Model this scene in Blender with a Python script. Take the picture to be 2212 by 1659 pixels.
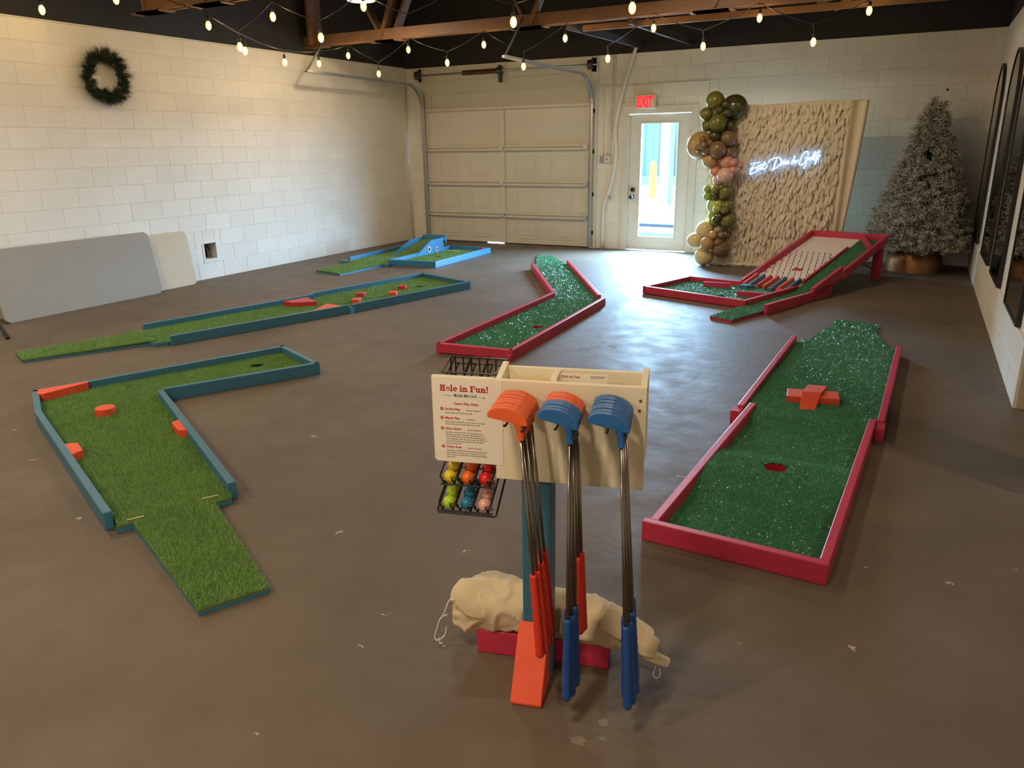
import bpy, bmesh, math, random
import numpy as np
from mathutils import Vector, Matrix

# ------------------------------------------------------------------ scene, camera, light
for _o in list(bpy.data.objects):
    bpy.data.objects.remove(_o, do_unlink=True)
SC = bpy.context.scene
COL = SC.collection
random.seed(7)
RNG = np.random.default_rng(11)

CAM_H = 1.6101
cam_data = bpy.data.cameras.new('camera')
cam_data.sensor_width = 36.0
cam_data.lens = 36.0 * 1637.16 / 2212.0
cam_data.clip_start = 0.05
cam_data.clip_end = 200
cam = bpy.data.objects.new('camera', cam_data)
COL.objects.link(cam)
_yaw, _pitch, _roll = -0.48398, 0.30501, -0.015344
_f = Vector((math.sin(_yaw) * math.cos(_pitch), math.cos(_yaw) * math.cos(_pitch), -math.sin(_pitch)))
_r = Vector((math.cos(_yaw), -math.sin(_yaw), 0))
_u = _r.cross(_f)
_r2 = math.cos(_roll) * _r + math.sin(_roll) * _u
_u2 = -math.sin(_roll) * _r + math.cos(_roll) * _u
_m = Matrix((( _r2.x, _u2.x, -_f.x, 0), (_r2.y, _u2.y, -_f.y, 0), (_r2.z, _u2.z, -_f.z, CAM_H), (0, 0, 0, 1)))
cam.matrix_world = _m
SC.camera = cam
SC.cycles.max_bounces = 8
SC.cycles.diffuse_bounces = 4
SC.cycles.glossy_bounces = 3
SC.cycles.transmission_bounces = 4
SC.cycles.transparent_max_bounces = 16
SC.cycles.caustics_reflective = False
SC.cycles.caustics_refractive = False

SC.view_settings.view_transform = 'Standard'
SC.view_settings.look = 'None'
SC.view_settings.exposure = 0.28
SC.view_settings.gamma = 1.0
SC.view_settings.use_curve_mapping = False

world = bpy.data.worlds.new('sky')
SC.world = world
world.use_nodes = True
_nt = world.node_tree
_bg = _nt.nodes['Background']
# even, bright open sky; only what comes through the glass door reaches the room
SKY_STRENGTH = 210.0
_bg.inputs[0].default_value = (0.42, 0.70, 1.0, 1)
_bg.inputs[1].default_value = SKY_STRENGTH
# the door opening guides sky sampling (emits nothing of its own)
portal_data = bpy.data.lights.new('door_opening', 'AREA')
portal_data.shape = 'RECTANGLE'; portal_data.size = 0.62; portal_data.size_y = 1.74
portal_data.cycles.is_portal = True
portal = bpy.data.objects.new('door_opening', portal_data)
COL.objects.link(portal)
portal.location = (-3.549, 11.70, 1.057)
portal.rotation_euler = Vector((0, -1, 0)).to_track_quat('-Z', 'Y').to_euler()

LAMP_COLOR = (1.0, 0.80, 0.565)
LAMP_POWER = 54.0
BULB_POWER = 2.2

# ------------------------------------------------------------------ room numbers (metres)
XL, XR, YB, WH = -8.1, 0.71, 11.61, 2.884
YF = -3.2          # wall behind the viewer
CEIL = 4.3

# ------------------------------------------------------------------ materials
MATS = {}
def _principled(name):
    m = bpy.data.materials.new(name)
    m.use_nodes = True
    nt = m.node_tree
    return m, nt, nt.nodes['Principled BSDF']

def mat(name, color, rough=0.5, metal=0.0, spec=0.5, var=0.0, vscale=6.0, bump=0.0, bscale=80.0,
        rand=0.0, coat=0.0, sheen=0.0, stretch=None, rvar=0.0):
    if name in MATS:
        return MATS[name]
    m, nt, b = _principled(name)
    N, L = nt.nodes, nt.links
    b.inputs['Roughness'].default_value = rough
    b.inputs['Metallic'].default_value = metal
    b.inputs['Specular IOR Level'].default_value = spec
    b.inputs['Coat Weight'].default_value = coat
    b.inputs['Sheen Weight'].default_value = sheen
    base = (*color, 1)
    b.inputs['Base Color'].default_value = base
    tc = N.new('ShaderNodeTexCoord')
    src = tc.outputs['Object']
    if stretch:
        mp = N.new('ShaderNodeMapping')
        mp.inputs['Scale'].default_value = stretch
        L.new(src, mp.inputs['Vector'])
        src = mp.outputs['Vector']
    col_out = None
    if var > 0:
        nz = N.new('ShaderNodeTexNoise')
        nz.inputs['Scale'].default_value = vscale
        nz.inputs['Detail'].default_value = 6
        nz.inputs['Roughness'].default_value = 0.65
        L.new(src, nz.inputs['Vector'])
        mx = N.new('ShaderNodeMix')
        mx.data_type = 'RGBA'
        mx.inputs['A'].default_value = (*[c * (1 - var) for c in color], 1)
        mx.inputs['B'].default_value = (*[min(1, c * (1 + var)) for c in color], 1)
        L.new(nz.outputs['Fac'], mx.inputs['Factor'])
        col_out = mx.outputs['Result']
        if rvar > 0:
            mr = N.new('ShaderNodeMapRange')
            mr.inputs['From Min'].default_value = 0.3
            mr.inputs['From Max'].default_value = 0.7
            mr.inputs['To Min'].default_value = rough - rvar
            mr.inputs['To Max'].default_value = rough + rvar
            L.new(nz.outputs['Fac'], mr.inputs['Value'])
            L.new(mr.outputs['Result'], b.inputs['Roughness'])
    if rand > 0:
        oi = N.new('ShaderNodeObjectInfo')
        hs = N.new('ShaderNodeHueSaturation')
        mr = N.new('ShaderNodeMapRange')
        mr.inputs['To Min'].default_value = 1 - rand
        mr.inputs['To Max'].default_value = 1 + rand
        L.new(oi.outputs['Random'], mr.inputs['Value'])
        L.new(mr.outputs['Result'], hs.inputs['Value'])
        if col_out is not None:
            L.new(col_out, hs.inputs['Color'])
        else:
            hs.inputs['Color'].default_value = base
        col_out = hs.outputs['Color']
    if col_out is not None:
        L.new(col_out, b.inputs['Base Color'])
    if bump > 0:
        bn = N.new('ShaderNodeTexNoise')
        bn.inputs['Scale'].default_value = bscale
        bn.inputs['Detail'].default_value = 4
        L.new(src, bn.inputs['Vector'])
        bp = N.new('ShaderNodeBump')
        bp.inputs['Strength'].default_value = bump
        bp.inputs['Distance'].default_value = 0.004
        L.new(bn.outputs['Fac'], bp.inputs['Height'])
        L.new(bp.outputs['Normal'], b.inputs['Normal'])
    MATS[name] = m
    return m

def emit(name, color, strength):
    if name in MATS:
        return MATS[name]
    m = bpy.data.materials.new(name)
    m.use_nodes = True
    nt = m.node_tree
    nt.nodes.clear()
    e = nt.nodes.new('ShaderNodeEmission')
    e.inputs[0].default_value = (*color, 1)
    e.inputs[1].default_value = strength
    o = nt.nodes.new('ShaderNodeOutputMaterial')
    nt.links.new(e.outputs[0], o.inputs[0])
    MATS[name] = m
    return m

def glass_mat(name, tint=(1, 1, 1), rough=0.02, glow=None):
    m = bpy.data.materials.new(name)
    m.use_nodes = True
    nt = m.node_tree
    nt.nodes.clear()
    t = nt.nodes.new('ShaderNodeBsdfTransparent')
    t.inputs[0].default_value = (*tint, 1)
    g = nt.nodes.new('ShaderNodeBsdfGlossy')
    g.inputs['Roughness'].default_value = rough
    lw = nt.nodes.new('ShaderNodeLayerWeight')
    pw = nt.nodes.new('ShaderNodeMath'); pw.operation = 'POWER'; pw.inputs[1].default_value = 5.0
    nt.links.new(lw.outputs['Facing'], pw.inputs[0])
    fr = nt.nodes.new('ShaderNodeMapRange')
    fr.inputs['To Min'].default_value = 0.05; fr.inputs['To Max'].default_value = 0.95
    nt.links.new(pw.outputs[0], fr.inputs['Value'])
    mx = nt.nodes.new('ShaderNodeMixShader')
    o = nt.nodes.new('ShaderNodeOutputMaterial')
    nt.links.new(fr.outputs[0], mx.inputs[0])
    nt.links.new(t.outputs[0], mx.inputs[1])
    nt.links.new(g.outputs[0], mx.inputs[2])
    out = mx.outputs[0]
    if glow:
        e = nt.nodes.new('ShaderNodeEmission')
        e.inputs[0].default_value = (*glow[0], 1); e.inputs[1].default_value = glow[1]
        ad = nt.nodes.new('ShaderNodeAddShader')
        nt.links.new(out, ad.inputs[0]); nt.links.new(e.outputs[0], ad.inputs[1])
        out = ad.outputs[0]
    nt.links.new(out, o.inputs[0])
    MATS[name] = m
    return m

def wall_paint(name, color, rand=0.03):
    """painted concrete block: cream paint, small pits, faint stains."""
    m, nt, b = _principled(name)
    N, L = nt.nodes, nt.links
    geo = N.new('ShaderNodeNewGeometry')
    n1 = N.new('ShaderNodeTexNoise'); n1.inputs['Scale'].default_value = 1.6; n1.inputs['Detail'].default_value = 7
    L.new(geo.outputs['Position'], n1.inputs['Vector'])
    mx = N.new('ShaderNodeMix'); mx.data_type = 'RGBA'
    mx.inputs['A'].default_value = (*[c * 0.9 for c in color], 1)
    mx.inputs['B'].default_value = (*[min(1, c * 1.06) for c in color], 1)
    L.new(n1.outputs['Fac'], mx.inputs['Factor'])
    # pits in the face of the blocks
    n2 = N.new('ShaderNodeTexNoise'); n2.inputs['Scale'].default_value = 85; n2.inputs['Detail'].default_value = 3
    L.new(geo.outputs['Position'], n2.inputs['Vector'])
    n3 = N.new('ShaderNodeTexNoise'); n3.inputs['Scale'].default_value = 2.2; n3.inputs['Detail'].default_value = 3
    L.new(geo.outputs['Position'], n3.inputs['Vector'])
    r3 = N.new('ShaderNodeMapRange'); r3.inputs['From Min'].default_value = 0.4; r3.inputs['From Max'].default_value = 0.75
    r3.inputs['To Min'].default_value = 0.735; r3.inputs['To Max'].default_value = 0.64
    L.new(n3.outputs['Fac'], r3.inputs['Value'])
    gt = N.new('ShaderNodeMath'); gt.operation = 'GREATER_THAN'
    L.new(n2.outputs['Fac'], gt.inputs[0]); L.new(r3.outputs['Result'], gt.inputs[1])
    mx2 = N.new('ShaderNodeMix'); mx2.data_type = 'RGBA'
    L.new(gt.outputs[0], mx2.inputs['Factor'])
    L.new(mx.outputs['Result'], mx2.inputs['A'])
    mx2.inputs['B'].default_value = (*[c * 0.62 for c in color], 1)
    oi = N.new('ShaderNodeObjectInfo')
    hs = N.new('ShaderNodeHueSaturation')
    mr = N.new('ShaderNodeMapRange'); mr.inputs['To Min'].default_value = 1 - rand; mr.inputs['To Max'].default_value = 1 + rand
    L.new(oi.outputs['Random'], mr.inputs['Value']); L.new(mr.outputs['Result'], hs.inputs['Value'])
    L.new(mx2.outputs['Result'], hs.inputs['Color'])
    L.new(hs.outputs['Color'], b.inputs['Base Color'])
    b.inputs['Roughness'].default_value = 0.55
    b.inputs['Specular IOR Level'].default_value = 0.35
    bp = N.new('ShaderNodeBump'); bp.inputs['Strength'].default_value = 0.35; bp.inputs['Distance'].default_value = 0.006
    n4 = N.new('ShaderNodeTexNoise'); n4.inputs['Scale'].default_value = 45; n4.inputs['Detail'].default_value = 5
    L.new(geo.outputs['Position'], n4.inputs['Vector'])
    L.new(n4.outputs['Fac'], bp.inputs['Height']); L.new(bp.outputs['Normal'], b.inputs['Normal'])
    MATS[name] = m
    return m

def floor_mat():
    m, nt, b = _principled('stained_concrete')
    N, L = nt.nodes, nt.links
    geo = N.new('ShaderNodeNewGeometry')
    n1 = N.new('ShaderNodeTexNoise'); n1.inputs['Scale'].default_value = 1.1; n1.inputs['Detail'].default_value = 8; n1.inputs['Roughness'].default_value = 0.6
    L.new(geo.outputs['Position'], n1.inputs['Vector'])
    cr = N.new('ShaderNodeValToRGB')
    cr.color_ramp.elements[0].position = 0.3; cr.color_ramp.elements[0].color = (0.112, 0.085, 0.062, 1)
    cr.color_ramp.elements[1].position = 0.72; cr.color_ramp.elements[1].color = (0.165, 0.129, 0.096, 1)
    L.new(n1.outputs['Fac'], cr.inputs['Fac'])
    # chipped paint flecks
    v = N.new('ShaderNodeTexVoronoi'); v.voronoi_dimensions = '2D'; v.inputs['Scale'].default_value = 3.4
    nz = N.new('ShaderNodeTexNoise'); nz.inputs['Scale'].default_value = 26; nz.inputs['Detail'].default_value = 3
    L.new(geo.outputs['Position'], nz.inputs['Vector'])
    ad = N.new('ShaderNodeMix'); ad.data_type = 'RGBA'; ad.blend_type = 'LINEAR_LIGHT'; ad.inputs['Factor'].default_value = 0.06
    L.new(geo.outputs['Position'], ad.inputs['A']); L.new(nz.outputs['Color'], ad.inputs['B'])
    L.new(ad.outputs['Result'], v.inputs['Vector'])
    sz = N.new('ShaderNodeSeparateColor'); L.new(v.outputs['Color'], sz.inputs[0])
    rs = N.new('ShaderNodeMapRange'); rs.inputs['From Min'].default_value = 0.74; rs.inputs['From Max'].default_value = 1.0
    rs.inputs['To Min'].default_value = 0.0; rs.inputs['To Max'].default_value = 0.034
    L.new(sz.outputs[0], rs.inputs['Value'])
    lt = N.new('ShaderNodeMath'); lt.operation = 'LESS_THAN'
    L.new(v.outputs['Distance'], lt.inputs[0]); L.new(rs.outputs['Result'], lt.inputs[1])
    mx = N.new('ShaderNodeMix'); mx.data_type = 'RGBA'
    L.new(lt.outputs[0], mx.inputs['Factor']); L.new(cr.outputs['Color'], mx.inputs['A'])
    mx.inputs['B'].default_value = (0.42, 0.36, 0.29, 1)
    L.new(mx.outputs['Result'], b.inputs['Base Color'])
    r1 = N.new('ShaderNodeMapRange'); r1.inputs['From Min'].default_value = 0.25; r1.inputs['From Max'].default_value = 0.75
    r1.inputs['To Min'].default_value = 0.50; r1.inputs['To Max'].default_value = 0.66
    n2 = N.new('ShaderNodeTexNoise'); n2.inputs['Scale'].default_value = 5; n2.inputs['Detail'].default_value = 6
    L.new(geo.outputs['Position'], n2.inputs['Vector'])
    L.new(n2.outputs['Fac'], r1.inputs['Value']); L.new(r1.outputs['Result'], b.inputs['Roughness'])
    b.inputs['Specular IOR Level'].default_value = 0.28
    bp = N.new('ShaderNodeBump'); bp.inputs['Strength'].default_value = 0.25; bp.inputs['Distance'].default_value = 0.01
    n3 = N.new('ShaderNodeTexNoise'); n3.inputs['Scale'].default_value = 14; n3.inputs['Detail'].default_value = 6
    L.new(geo.outputs['Position'], n3.inputs['Vector'])
    L.new(n3.outputs['Fac'], bp.inputs['Height']); L.new(bp.outputs['Normal'], b.inputs['Normal'])
    return m

CREAM = wall_paint('cream_block_paint', (0.81, 0.775, 0.695))
CREAM_BACK = mat('cream_mortar', (0.62, 0.585, 0.51), 0.7, var=0.06, vscale=3)
FLOOR = floor_mat()
BLACK_PAINT = mat('black_ceiling_paint', (0.018, 0.016, 0.015), 0.8, var=0.2, vscale=3)
TRIM_WHITE = mat('aged_white_trim', (0.70, 0.66, 0.58), 0.5, var=0.06, vscale=5, bump=0.1, bscale=30)
GARAGE = mat('garage_door_paint', (0.67, 0.62, 0.52), 0.45, var=0.07, vscale=4, bump=0.06, bscale=20)
DOOR_WHITE = mat('door_white', (0.74, 0.72, 0.66), 0.4, var=0.03, vscale=4)
TRUSS = mat('stained_truss_wood', (0.17, 0.082, 0.036), 0.6, var=0.35, vscale=5, bump=0.25, bscale=30, stretch=(1, 6, 6))
STEEL = mat('galvanized_steel', (0.55, 0.56, 0.57), 0.38, metal=0.85, var=0.1, vscale=20)
DARK_STEEL = mat('dark_steel', (0.10, 0.095, 0.09), 0.45, metal=0.7)
RUST = mat('rusty_spring', (0.14, 0.055, 0.03), 0.65, metal=0.3, var=0.3, vscale=30)
CONDUIT = mat('painted_conduit', (0.78, 0.75, 0.68), 0.4)
BLACK = mat('black_plastic', (0.012, 0.012, 0.013), 0.4)
BLACK_WIRE = mat('black_wire', (0.008, 0.008, 0.009), 0.35, spec=0.5)
TEAL = mat('teal_paint', (0.046, 0.172, 0.265), 0.42, var=0.10, vscale=7, bump=0.12, bscale=40, stretch=(1, 1, 4))
BLUE = mat('sky_blue_paint', (0.040, 0.210, 0.40), 0.42, var=0.10, vscale=7, bump=0.1, bscale=40)
RED = mat('raspberry_paint', (0.54, 0.036, 0.085), 0.42, var=0.13, vscale=7, bump=0.12, bscale=40, stretch=(1, 1, 4))
ORANGE = mat('orange_paint', (0.80, 0.090, 0.035), 0.45, var=0.06, vscale=9, bump=0.06, bscale=40)
BLOCK_RED = mat('obstacle_red_paint', (0.52, 0.030, 0.035), 0.45, var=0.08, vscale=9)
CUP_RED = mat('cup_red', (0.36, 0.012, 0.03), 0.5)
CUP_DARK = mat('cup_dark', (0.012, 0.03, 0.03), 0.6)
TURF_BED = mat('turf_bed_olive', (0.085, 0.155, 0.040), 0.85, var=0.2, vscale=30)
TURF_BLADE = mat('turf_blade_olive', (0.220, 0.390, 0.105), 0.5, var=0.35, vscale=9, spec=0.35)
TURF_BED2 = mat('turf_bed_shiny', (0.035, 0.150, 0.070), 0.6, var=0.25, vscale=40, spec=0.5)
TURF_BLADE2 = mat('turf_blade_shiny', (0.070, 0.310, 0.145), 0.20, var=0.3, vscale=14, spec=0.8)
CREAM_WOOD = mat('cream_stand_board', (0.80, 0.72, 0.54), 0.5, var=0.05, vscale=5, bump=0.06, bscale=25, stretch=(1, 1, 6))
PAPER = mat('printed_paper', (0.85, 0.79, 0.69), 0.45)
INK_RED = mat('print_red', (0.50, 0.022, 0.022), 0.5)
INK_TEAL = mat('print_teal', (0.02, 0.09, 0.12), 0.5)
INK_GREY = mat('print_grey', (0.12, 0.11, 0.10), 0.5)
PUT_ORANGE = mat('putter_orange_rubber', (0.78, 0.12, 0.03), 0.5, var=0.05, vscale=20)
PUT_BLUE = mat('putter_blue_rubber', (0.016, 0.12, 0.36), 0.42, var=0.06, vscale=20)
GRIP_RED = mat('grip_red_rubber', (0.66, 0.04, 0.018), 0.55)
GRIP_BLUE = mat('grip_blue_rubber', (0.012, 0.075, 0.30), 0.5)
SHAFT = mat('putter_shaft_steel', (0.22, 0.19, 0.165), 0.22, metal=0.95)
CANVAS = mat('canvas_cloth', (0.62, 0.50, 0.32), 0.85, var=0.08, vscale=14, bump=0.25, bscale=260, sheen=0.2)
STRING = mat('white_string', (0.75, 0.72, 0.66), 0.8)
TABLE_GREY = mat('table_grey_plastic', (0.32, 0.295, 0.25), 0.62, spec=0.25, var=0.05, vscale=3)
TABLE_BEIGE = mat('table_beige_plastic', (0.58, 0.485, 0.35), 0.62, spec=0.25, var=0.04, vscale=3)
MIRROR = mat('mirror_glass', (0.62, 0.62, 0.61), 0.02, metal=1.0)
COPPER = mat('hammered_copper', (0.30, 0.15, 0.065), 0.34, metal=0.9, var=0.2, vscale=8, bump=0.9, bscale=55)
NEEDLE = mat('pine_needle_dark', (0.030, 0.042, 0.026), 0.7, var=0.3, vscale=12)
FLOCK = mat('flocked_needle', (0.62, 0.60, 0.54), 0.9, var=0.25, vscale=9)
WREATH = mat('wreath_needle', (0.020, 0.032, 0.012), 0.55, var=0.4, vscale=25)
FABRIC = mat('cream_backdrop_fabric', (0.74, 0.66, 0.51), 0.85, var=0.06, vscale=7, sheen=0.2)
PETAL = mat('backdrop_ruffle', (0.76, 0.68, 0.53), 0.85, var=0.07, vscale=9, sheen=0.2)
GLASS = glass_mat('clear_glass', (0.97, 0.99, 1.0))
BULB_GLASS = glass_mat('bulb_glass', (1.0, 0.95, 0.82), glow=((1.0, 0.62, 0.20), 0.9))
FILAMENT = emit('warm_filament', (1.0, 0.74, 0.32), 60.0)
LAMP_GLOW = emit('lamp_diffuser_glow', (1.0, 0.86, 0.62), 7.0)
NEON_GLOW = emit('neon_tube_glow', (0.24, 0.46, 1.0), 8.5)
EXIT_GLOW = emit('exit_letter_glow', (1.0, 0.02, 0.03), 1.9)
PEG_RED = mat('peg_red', (0.42, 0.03, 0.05), 0.5)
PEG_BLUE = mat('peg_blue', (0.02, 0.06, 0.11), 0.5)
BOARD_WHITE = mat('plinko_white', (0.80, 0.76, 0.72), 0.4)

# ------------------------------------------------------------------ mesh helpers
class MB:
    def __init__(self):
        self.v, self.f = [], []
    def add(self, vs, fs):
        o = len(self.v)
        self.v += [tuple(map(float, q)) for q in vs]
        self.f += [tuple(i + o for i in q) for q in fs]
        return self
    def box(self, x0, x1, y0, y1, z0, z1):
        vs = [(x, y, z) for z in (z0, z1) for y in (y0, y1) for x in (x0, x1)]
        return self.add(vs, [(0, 2, 3, 1), (4, 5, 7, 6), (0, 1, 5, 4), (2, 6, 7, 3), (0, 4, 6, 2), (1, 3, 7, 5)])
    def hexa(self, b4, t4):
        """bottom quad and top quad, both counter-clockwise seen from above."""
        return self.add(list(b4) + list(t4), [(3, 2, 1, 0), (4, 5, 6, 7), (0, 1, 5, 4), (1, 2, 6, 5), (2, 3, 7, 6), (3, 0, 4, 7)])
    def prism(self, poly, z0, z1):
        a = sum(poly[i][0] * poly[(i + 1) % len(poly)][1] - poly[(i + 1) % len(poly)][0] * poly[i][1] for i in range(len(poly)))
        if a < 0:
            poly = poly[::-1]
            z0 = z0[::-1] if hasattr(z0, '__len__') else z0
            z1 = z1[::-1] if hasattr(z1, '__len__') else z1
        n = len(poly)
        zz0 = z0 if hasattr(z0, '__len__') else [z0] * n
        zz1 = z1 if hasattr(z1, '__len__') else [z1] * n
        vs = [(p[0], p[1], zz0[i]) for i, p in enumerate(poly)] + [(p[0], p[1], zz1[i]) for i, p in enumerate(poly)]
        fs = [tuple(range(n - 1, -1, -1)), tuple(range(n, 2 * n))]
        fs += [(i, (i + 1) % n, n + (i + 1) % n, n + i) for i in range(n)]
        return self.add(vs, fs)
    def bar(self, P, Q, w, h, up=(0, 0, 1)):
        P, Q = Vector(P), Vector(Q)
        d = (Q - P).normalized()
        s = d.cross(Vector(up))
        if s.length < 1e-6:
            s = d.cross(Vector((1, 0, 0)))
        s.normalize()
        t = s.cross(d)
        vs = []
        for X in (P, Q):
            for a, b in ((-1, -1), (1, -1), (1, 1), (-1, 1)):
                vs.append(X + s * a * w / 2 + t * b * h / 2)
        return self.add(vs, [(0, 1, 2, 3), (7, 6, 5, 4), (0, 4, 5, 1), (1, 5, 6, 2), (2, 6, 7, 3), (3, 7, 4, 0)])
    def tube(self, pts, r, n=8, cap=True):
        pts = [Vector(p) for p in pts]
        rs = r if hasattr(r, '__len__') else [r] * len(pts)
        d0 = (pts[1] - pts[0]).normalized()
        a = Vector((0, 0, 1)) if abs(d0.z) < 0.9 else Vector((1, 0, 0))
        s = d0.cross(a).normalized()
        vs, fs = [], []
        for i, p in enumerate(pts):
            if i == 0: d = d0
            elif i == len(pts) - 1: d = (pts[i] - pts[i - 1]).normalized()
            else:
                d = (pts[i + 1] - pts[i]).normalized() + (pts[i] - pts[i - 1]).normalized()
                d = d.normalized() if d.length > 1e-6 else (pts[i + 1] - pts[i]).normalized()
            s = (s - d * s.dot(d))
            s = s.normalized() if s.length > 1e-6 else d.orthogonal().normalized()
            t = d.cross(s)
            for k in range(n):
                an = 2 * math.pi * k / n
                vs.append(p + (s * math.cos(an) + t * math.sin(an)) * rs[i])
        for i in range(len(pts) - 1):
            for k in range(n):
                k2 = (k + 1) % n
                fs.append((i * n + k, i * n + k2, (i + 1) * n + k2, (i + 1) * n + k))
        if cap:
            fs.append(tuple(range(n - 1, -1, -1)))
            fs.append(tuple((len(pts) - 1) * n + k for k in range(n)))
        return self.add(vs, fs)
    def lathe(self, prof, n=20, center=(0, 0, 0)):
        vs, fs = [], []
        cx, cy, cz = center
        for r, z in prof:
            for k in range(n):
                a = 2 * math.pi * k / n
                vs.append((cx + r * math.cos(a), cy + r * math.sin(a), cz + z))
        for i in range(len(prof) - 1):
            for k in range(n):
                k2 = (k + 1) % n
                fs.append((i * n + k, i * n + k2, (i + 1) * n + k2, (i + 1) * n + k))
        return self.add(vs, fs)
    def sphere(self, c, r, nu=16, nv=10, sz=1.0):
        prof = []
        for i in range(nv + 1):
            a = -math.pi / 2 + math.pi * i / nv
            prof.append((max(1e-5, r * math.cos(a)), r * math.sin(a) * sz))
        return self.lathe(prof, nu, c)
    def xf(self, M, start=0):
        for i in range(start, len(self.v)):
            q = M @ Vector(self.v[i])
            self.v[i] = (q.x, q.y, q.z)
        return self
    def mesh(self, name, material=None, smooth=False):
        me = bpy.data.meshes.new(name)
        me.from_pydata(self.v, [], self.f)
        me.update()
        if smooth:
            me.polygons.foreach_set('use_smooth', [True] * len(me.polygons))
        if material:
            me.materials.append(material)
        return me

def link(name, me, parent=None, loc=(0, 0, 0)):
    o = bpy.data.objects.new(name, me)
    COL.objects.link(o)
    o.location = loc
    if parent is not None:
        o.parent = parent
    return o

def put(name, mb, material, parent=None, smooth=False, bevel=0.0, seg=2, kind=None, label=None):
    """mb is in world coordinates; the child's own offset cancels its parent's location."""
    o = link(name, mb.mesh(name, material, smooth), parent)
    if parent is not None:
        w = parent.location.copy()
        q = parent
        while q.parent is not None:
            q = q.parent
            w = w + q.location
        o.location = -w
    if bevel > 0:
        md = o.modifiers.new('edge', 'BEVEL')
        md.width = bevel; md.segments = seg; md.limit_method = 'ANGLE'; md.angle_limit = math.radians(40)
    if kind: o['kind'] = kind
    if label: o['label'] = label
    return o

def put_mesh(name, me, parent, kind=None):
    o = link(name, me, parent)
    w = parent.location.copy()
    q = parent
    while q.parent is not None:
        q = q.parent
        w = w + q.location
    o.location = -w
    if kind: o['kind'] = kind
    return o

def thing(name, label, cat, loc=(0, 0, 0), group=None, kind=None):
    o = bpy.data.objects.new(name, None)
    COL.objects.link(o)
    o.location = loc
    o.empty_display_size = 0.1
    if label: o['label'] = label
    if cat: o['category'] = cat
    if group: o['group'] = group
    if kind: o['kind'] = kind
    return o

def tag(o, label, cat=None, group=None, kind=None):
    o['label'] = label
    if cat: o['category'] = cat
    if group: o['group'] = group
    if kind: o['kind'] = kind
    return o

def raw_mesh(name, V, F, material, smooth=False):
    """numpy vertices (n,3) and triangles/quads (m,k)."""
    me = bpy.data.meshes.new(name)
    V = np.asarray(V, dtype=np.float32); F = np.asarray(F, dtype=np.int32)
    m, k = F.shape
    me.vertices.add(len(V)); me.vertices.foreach_set('co', V.ravel())
    me.loops.add(m * k); me.loops.foreach_set('vertex_index', F.ravel())
    me.polygons.add(m)
    me.polygons.foreach_set('loop_start', np.arange(0, m * k, k, dtype=np.int32))
    me.polygons.foreach_set('loop_total', np.full(m, k, dtype=np.int32))
    me.update(calc_edges=True)
    me.validate()
    if smooth:
        me.polygons.foreach_set('use_smooth', [True] * m)
    me.materials.append(material)
    return me

def smooth_path(pts, n=6):
    pts = [Vector(p) for p in pts]
    if len(pts) < 3:
        return pts
    out = []
    for i in range(len(pts) - 1):
        p0 = pts[max(i - 1, 0)]; p1 = pts[i]; p2 = pts[i + 1]; p3 = pts[min(i + 2, len(pts) - 1)]
        for k in range(n):
            t = k / n
            out.append(0.5 * ((2 * p1) + (p2 - p0) * t + (2 * p0 - 5 * p1 + 4 * p2 - p3) * t * t + (3 * p1 - p0 - 3 * p2 + p3) * t ** 3))
    out.append(pts[-1])
    return out

def inside(poly, X, Y):
    r = np.zeros(len(X), bool)
    n = len(poly)
    for i in range(n):
        x1, y1 = poly[i]; x2, y2 = poly[(i + 1) % n]
        if y1 == y2: continue
        c = ((y1 > Y) != (y2 > Y)) & (X < (x2 - x1) * (Y - y1) / (y2 - y1) + x1)
        r ^= c
    return r

def blades(poly, zf, density, h, w, lean, hole=None, cut=None):
    P = np.array(poly)
    x0, y0 = P.min(0); x1, y1 = P.max(0)
    n = int((x1 - x0) * (y1 - y0) * density)
    X = RNG.uniform(x0, x1, n); Y = RNG.uniform(y0, y1, n)
    k = inside(poly, X, Y)
    if hole is not None:
        k &= (X - hole[0]) ** 2 + (Y - hole[1]) ** 2 > hole[2] ** 2
    X, Y = X[k], Y[k]
    Z = zf(X, Y) if callable(zf) else np.full(len(X), zf)
    n = len(X)
    a = RNG.uniform(0, 2 * np.pi, n); b = RNG.uniform(0, 2 * np.pi, n)
    hh = h * RNG.uniform(0.6, 1.15, n)
    ll = hh * lean * RNG.uniform(0.2, 1.4, n)
    ww = w * RNG.uniform(0.7, 1.3, n) / 2
    V = np.empty((n, 3, 3))
    V[:, 0] = np.stack([X - np.cos(b) * ww, Y - np.sin(b) * ww, Z], 1)
    V[:, 1] = np.stack([X + np.cos(b) * ww, Y + np.sin(b) * ww, Z], 1)
    V[:, 2] = np.stack([X + np.cos(a) * ll, Y + np.sin(a) * ll, Z + hh], 1)
    F = np.arange(n * 3).reshape(n, 3)
    return V.reshape(-1, 3), F

def text_mesh(body, size, material, align='LEFT', shear=0.0, offset=0.0, extrude=0.0, space=1.0):
    cu = bpy.data.curves.new('lettering', 'FONT')
    cu.body = body; cu.size = size; cu.align_x = align; cu.shear = shear; cu.offset = offset
    cu.extrude = extrude; cu.space_character = space; cu.resolution_u = 2
    o = bpy.data.objects.new('lettering', cu)
    COL.objects.link(o)
    bpy.context.view_layer.update()
    me = bpy.data.meshes.new_from_object(o.evaluated_get(bpy.context.evaluated_depsgraph_get()))
    bpy.data.objects.remove(o, do_unlink=True)
    bpy.data.curves.remove(cu)
    me.materials.clear(); me.materials.append(material)
    return me

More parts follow.
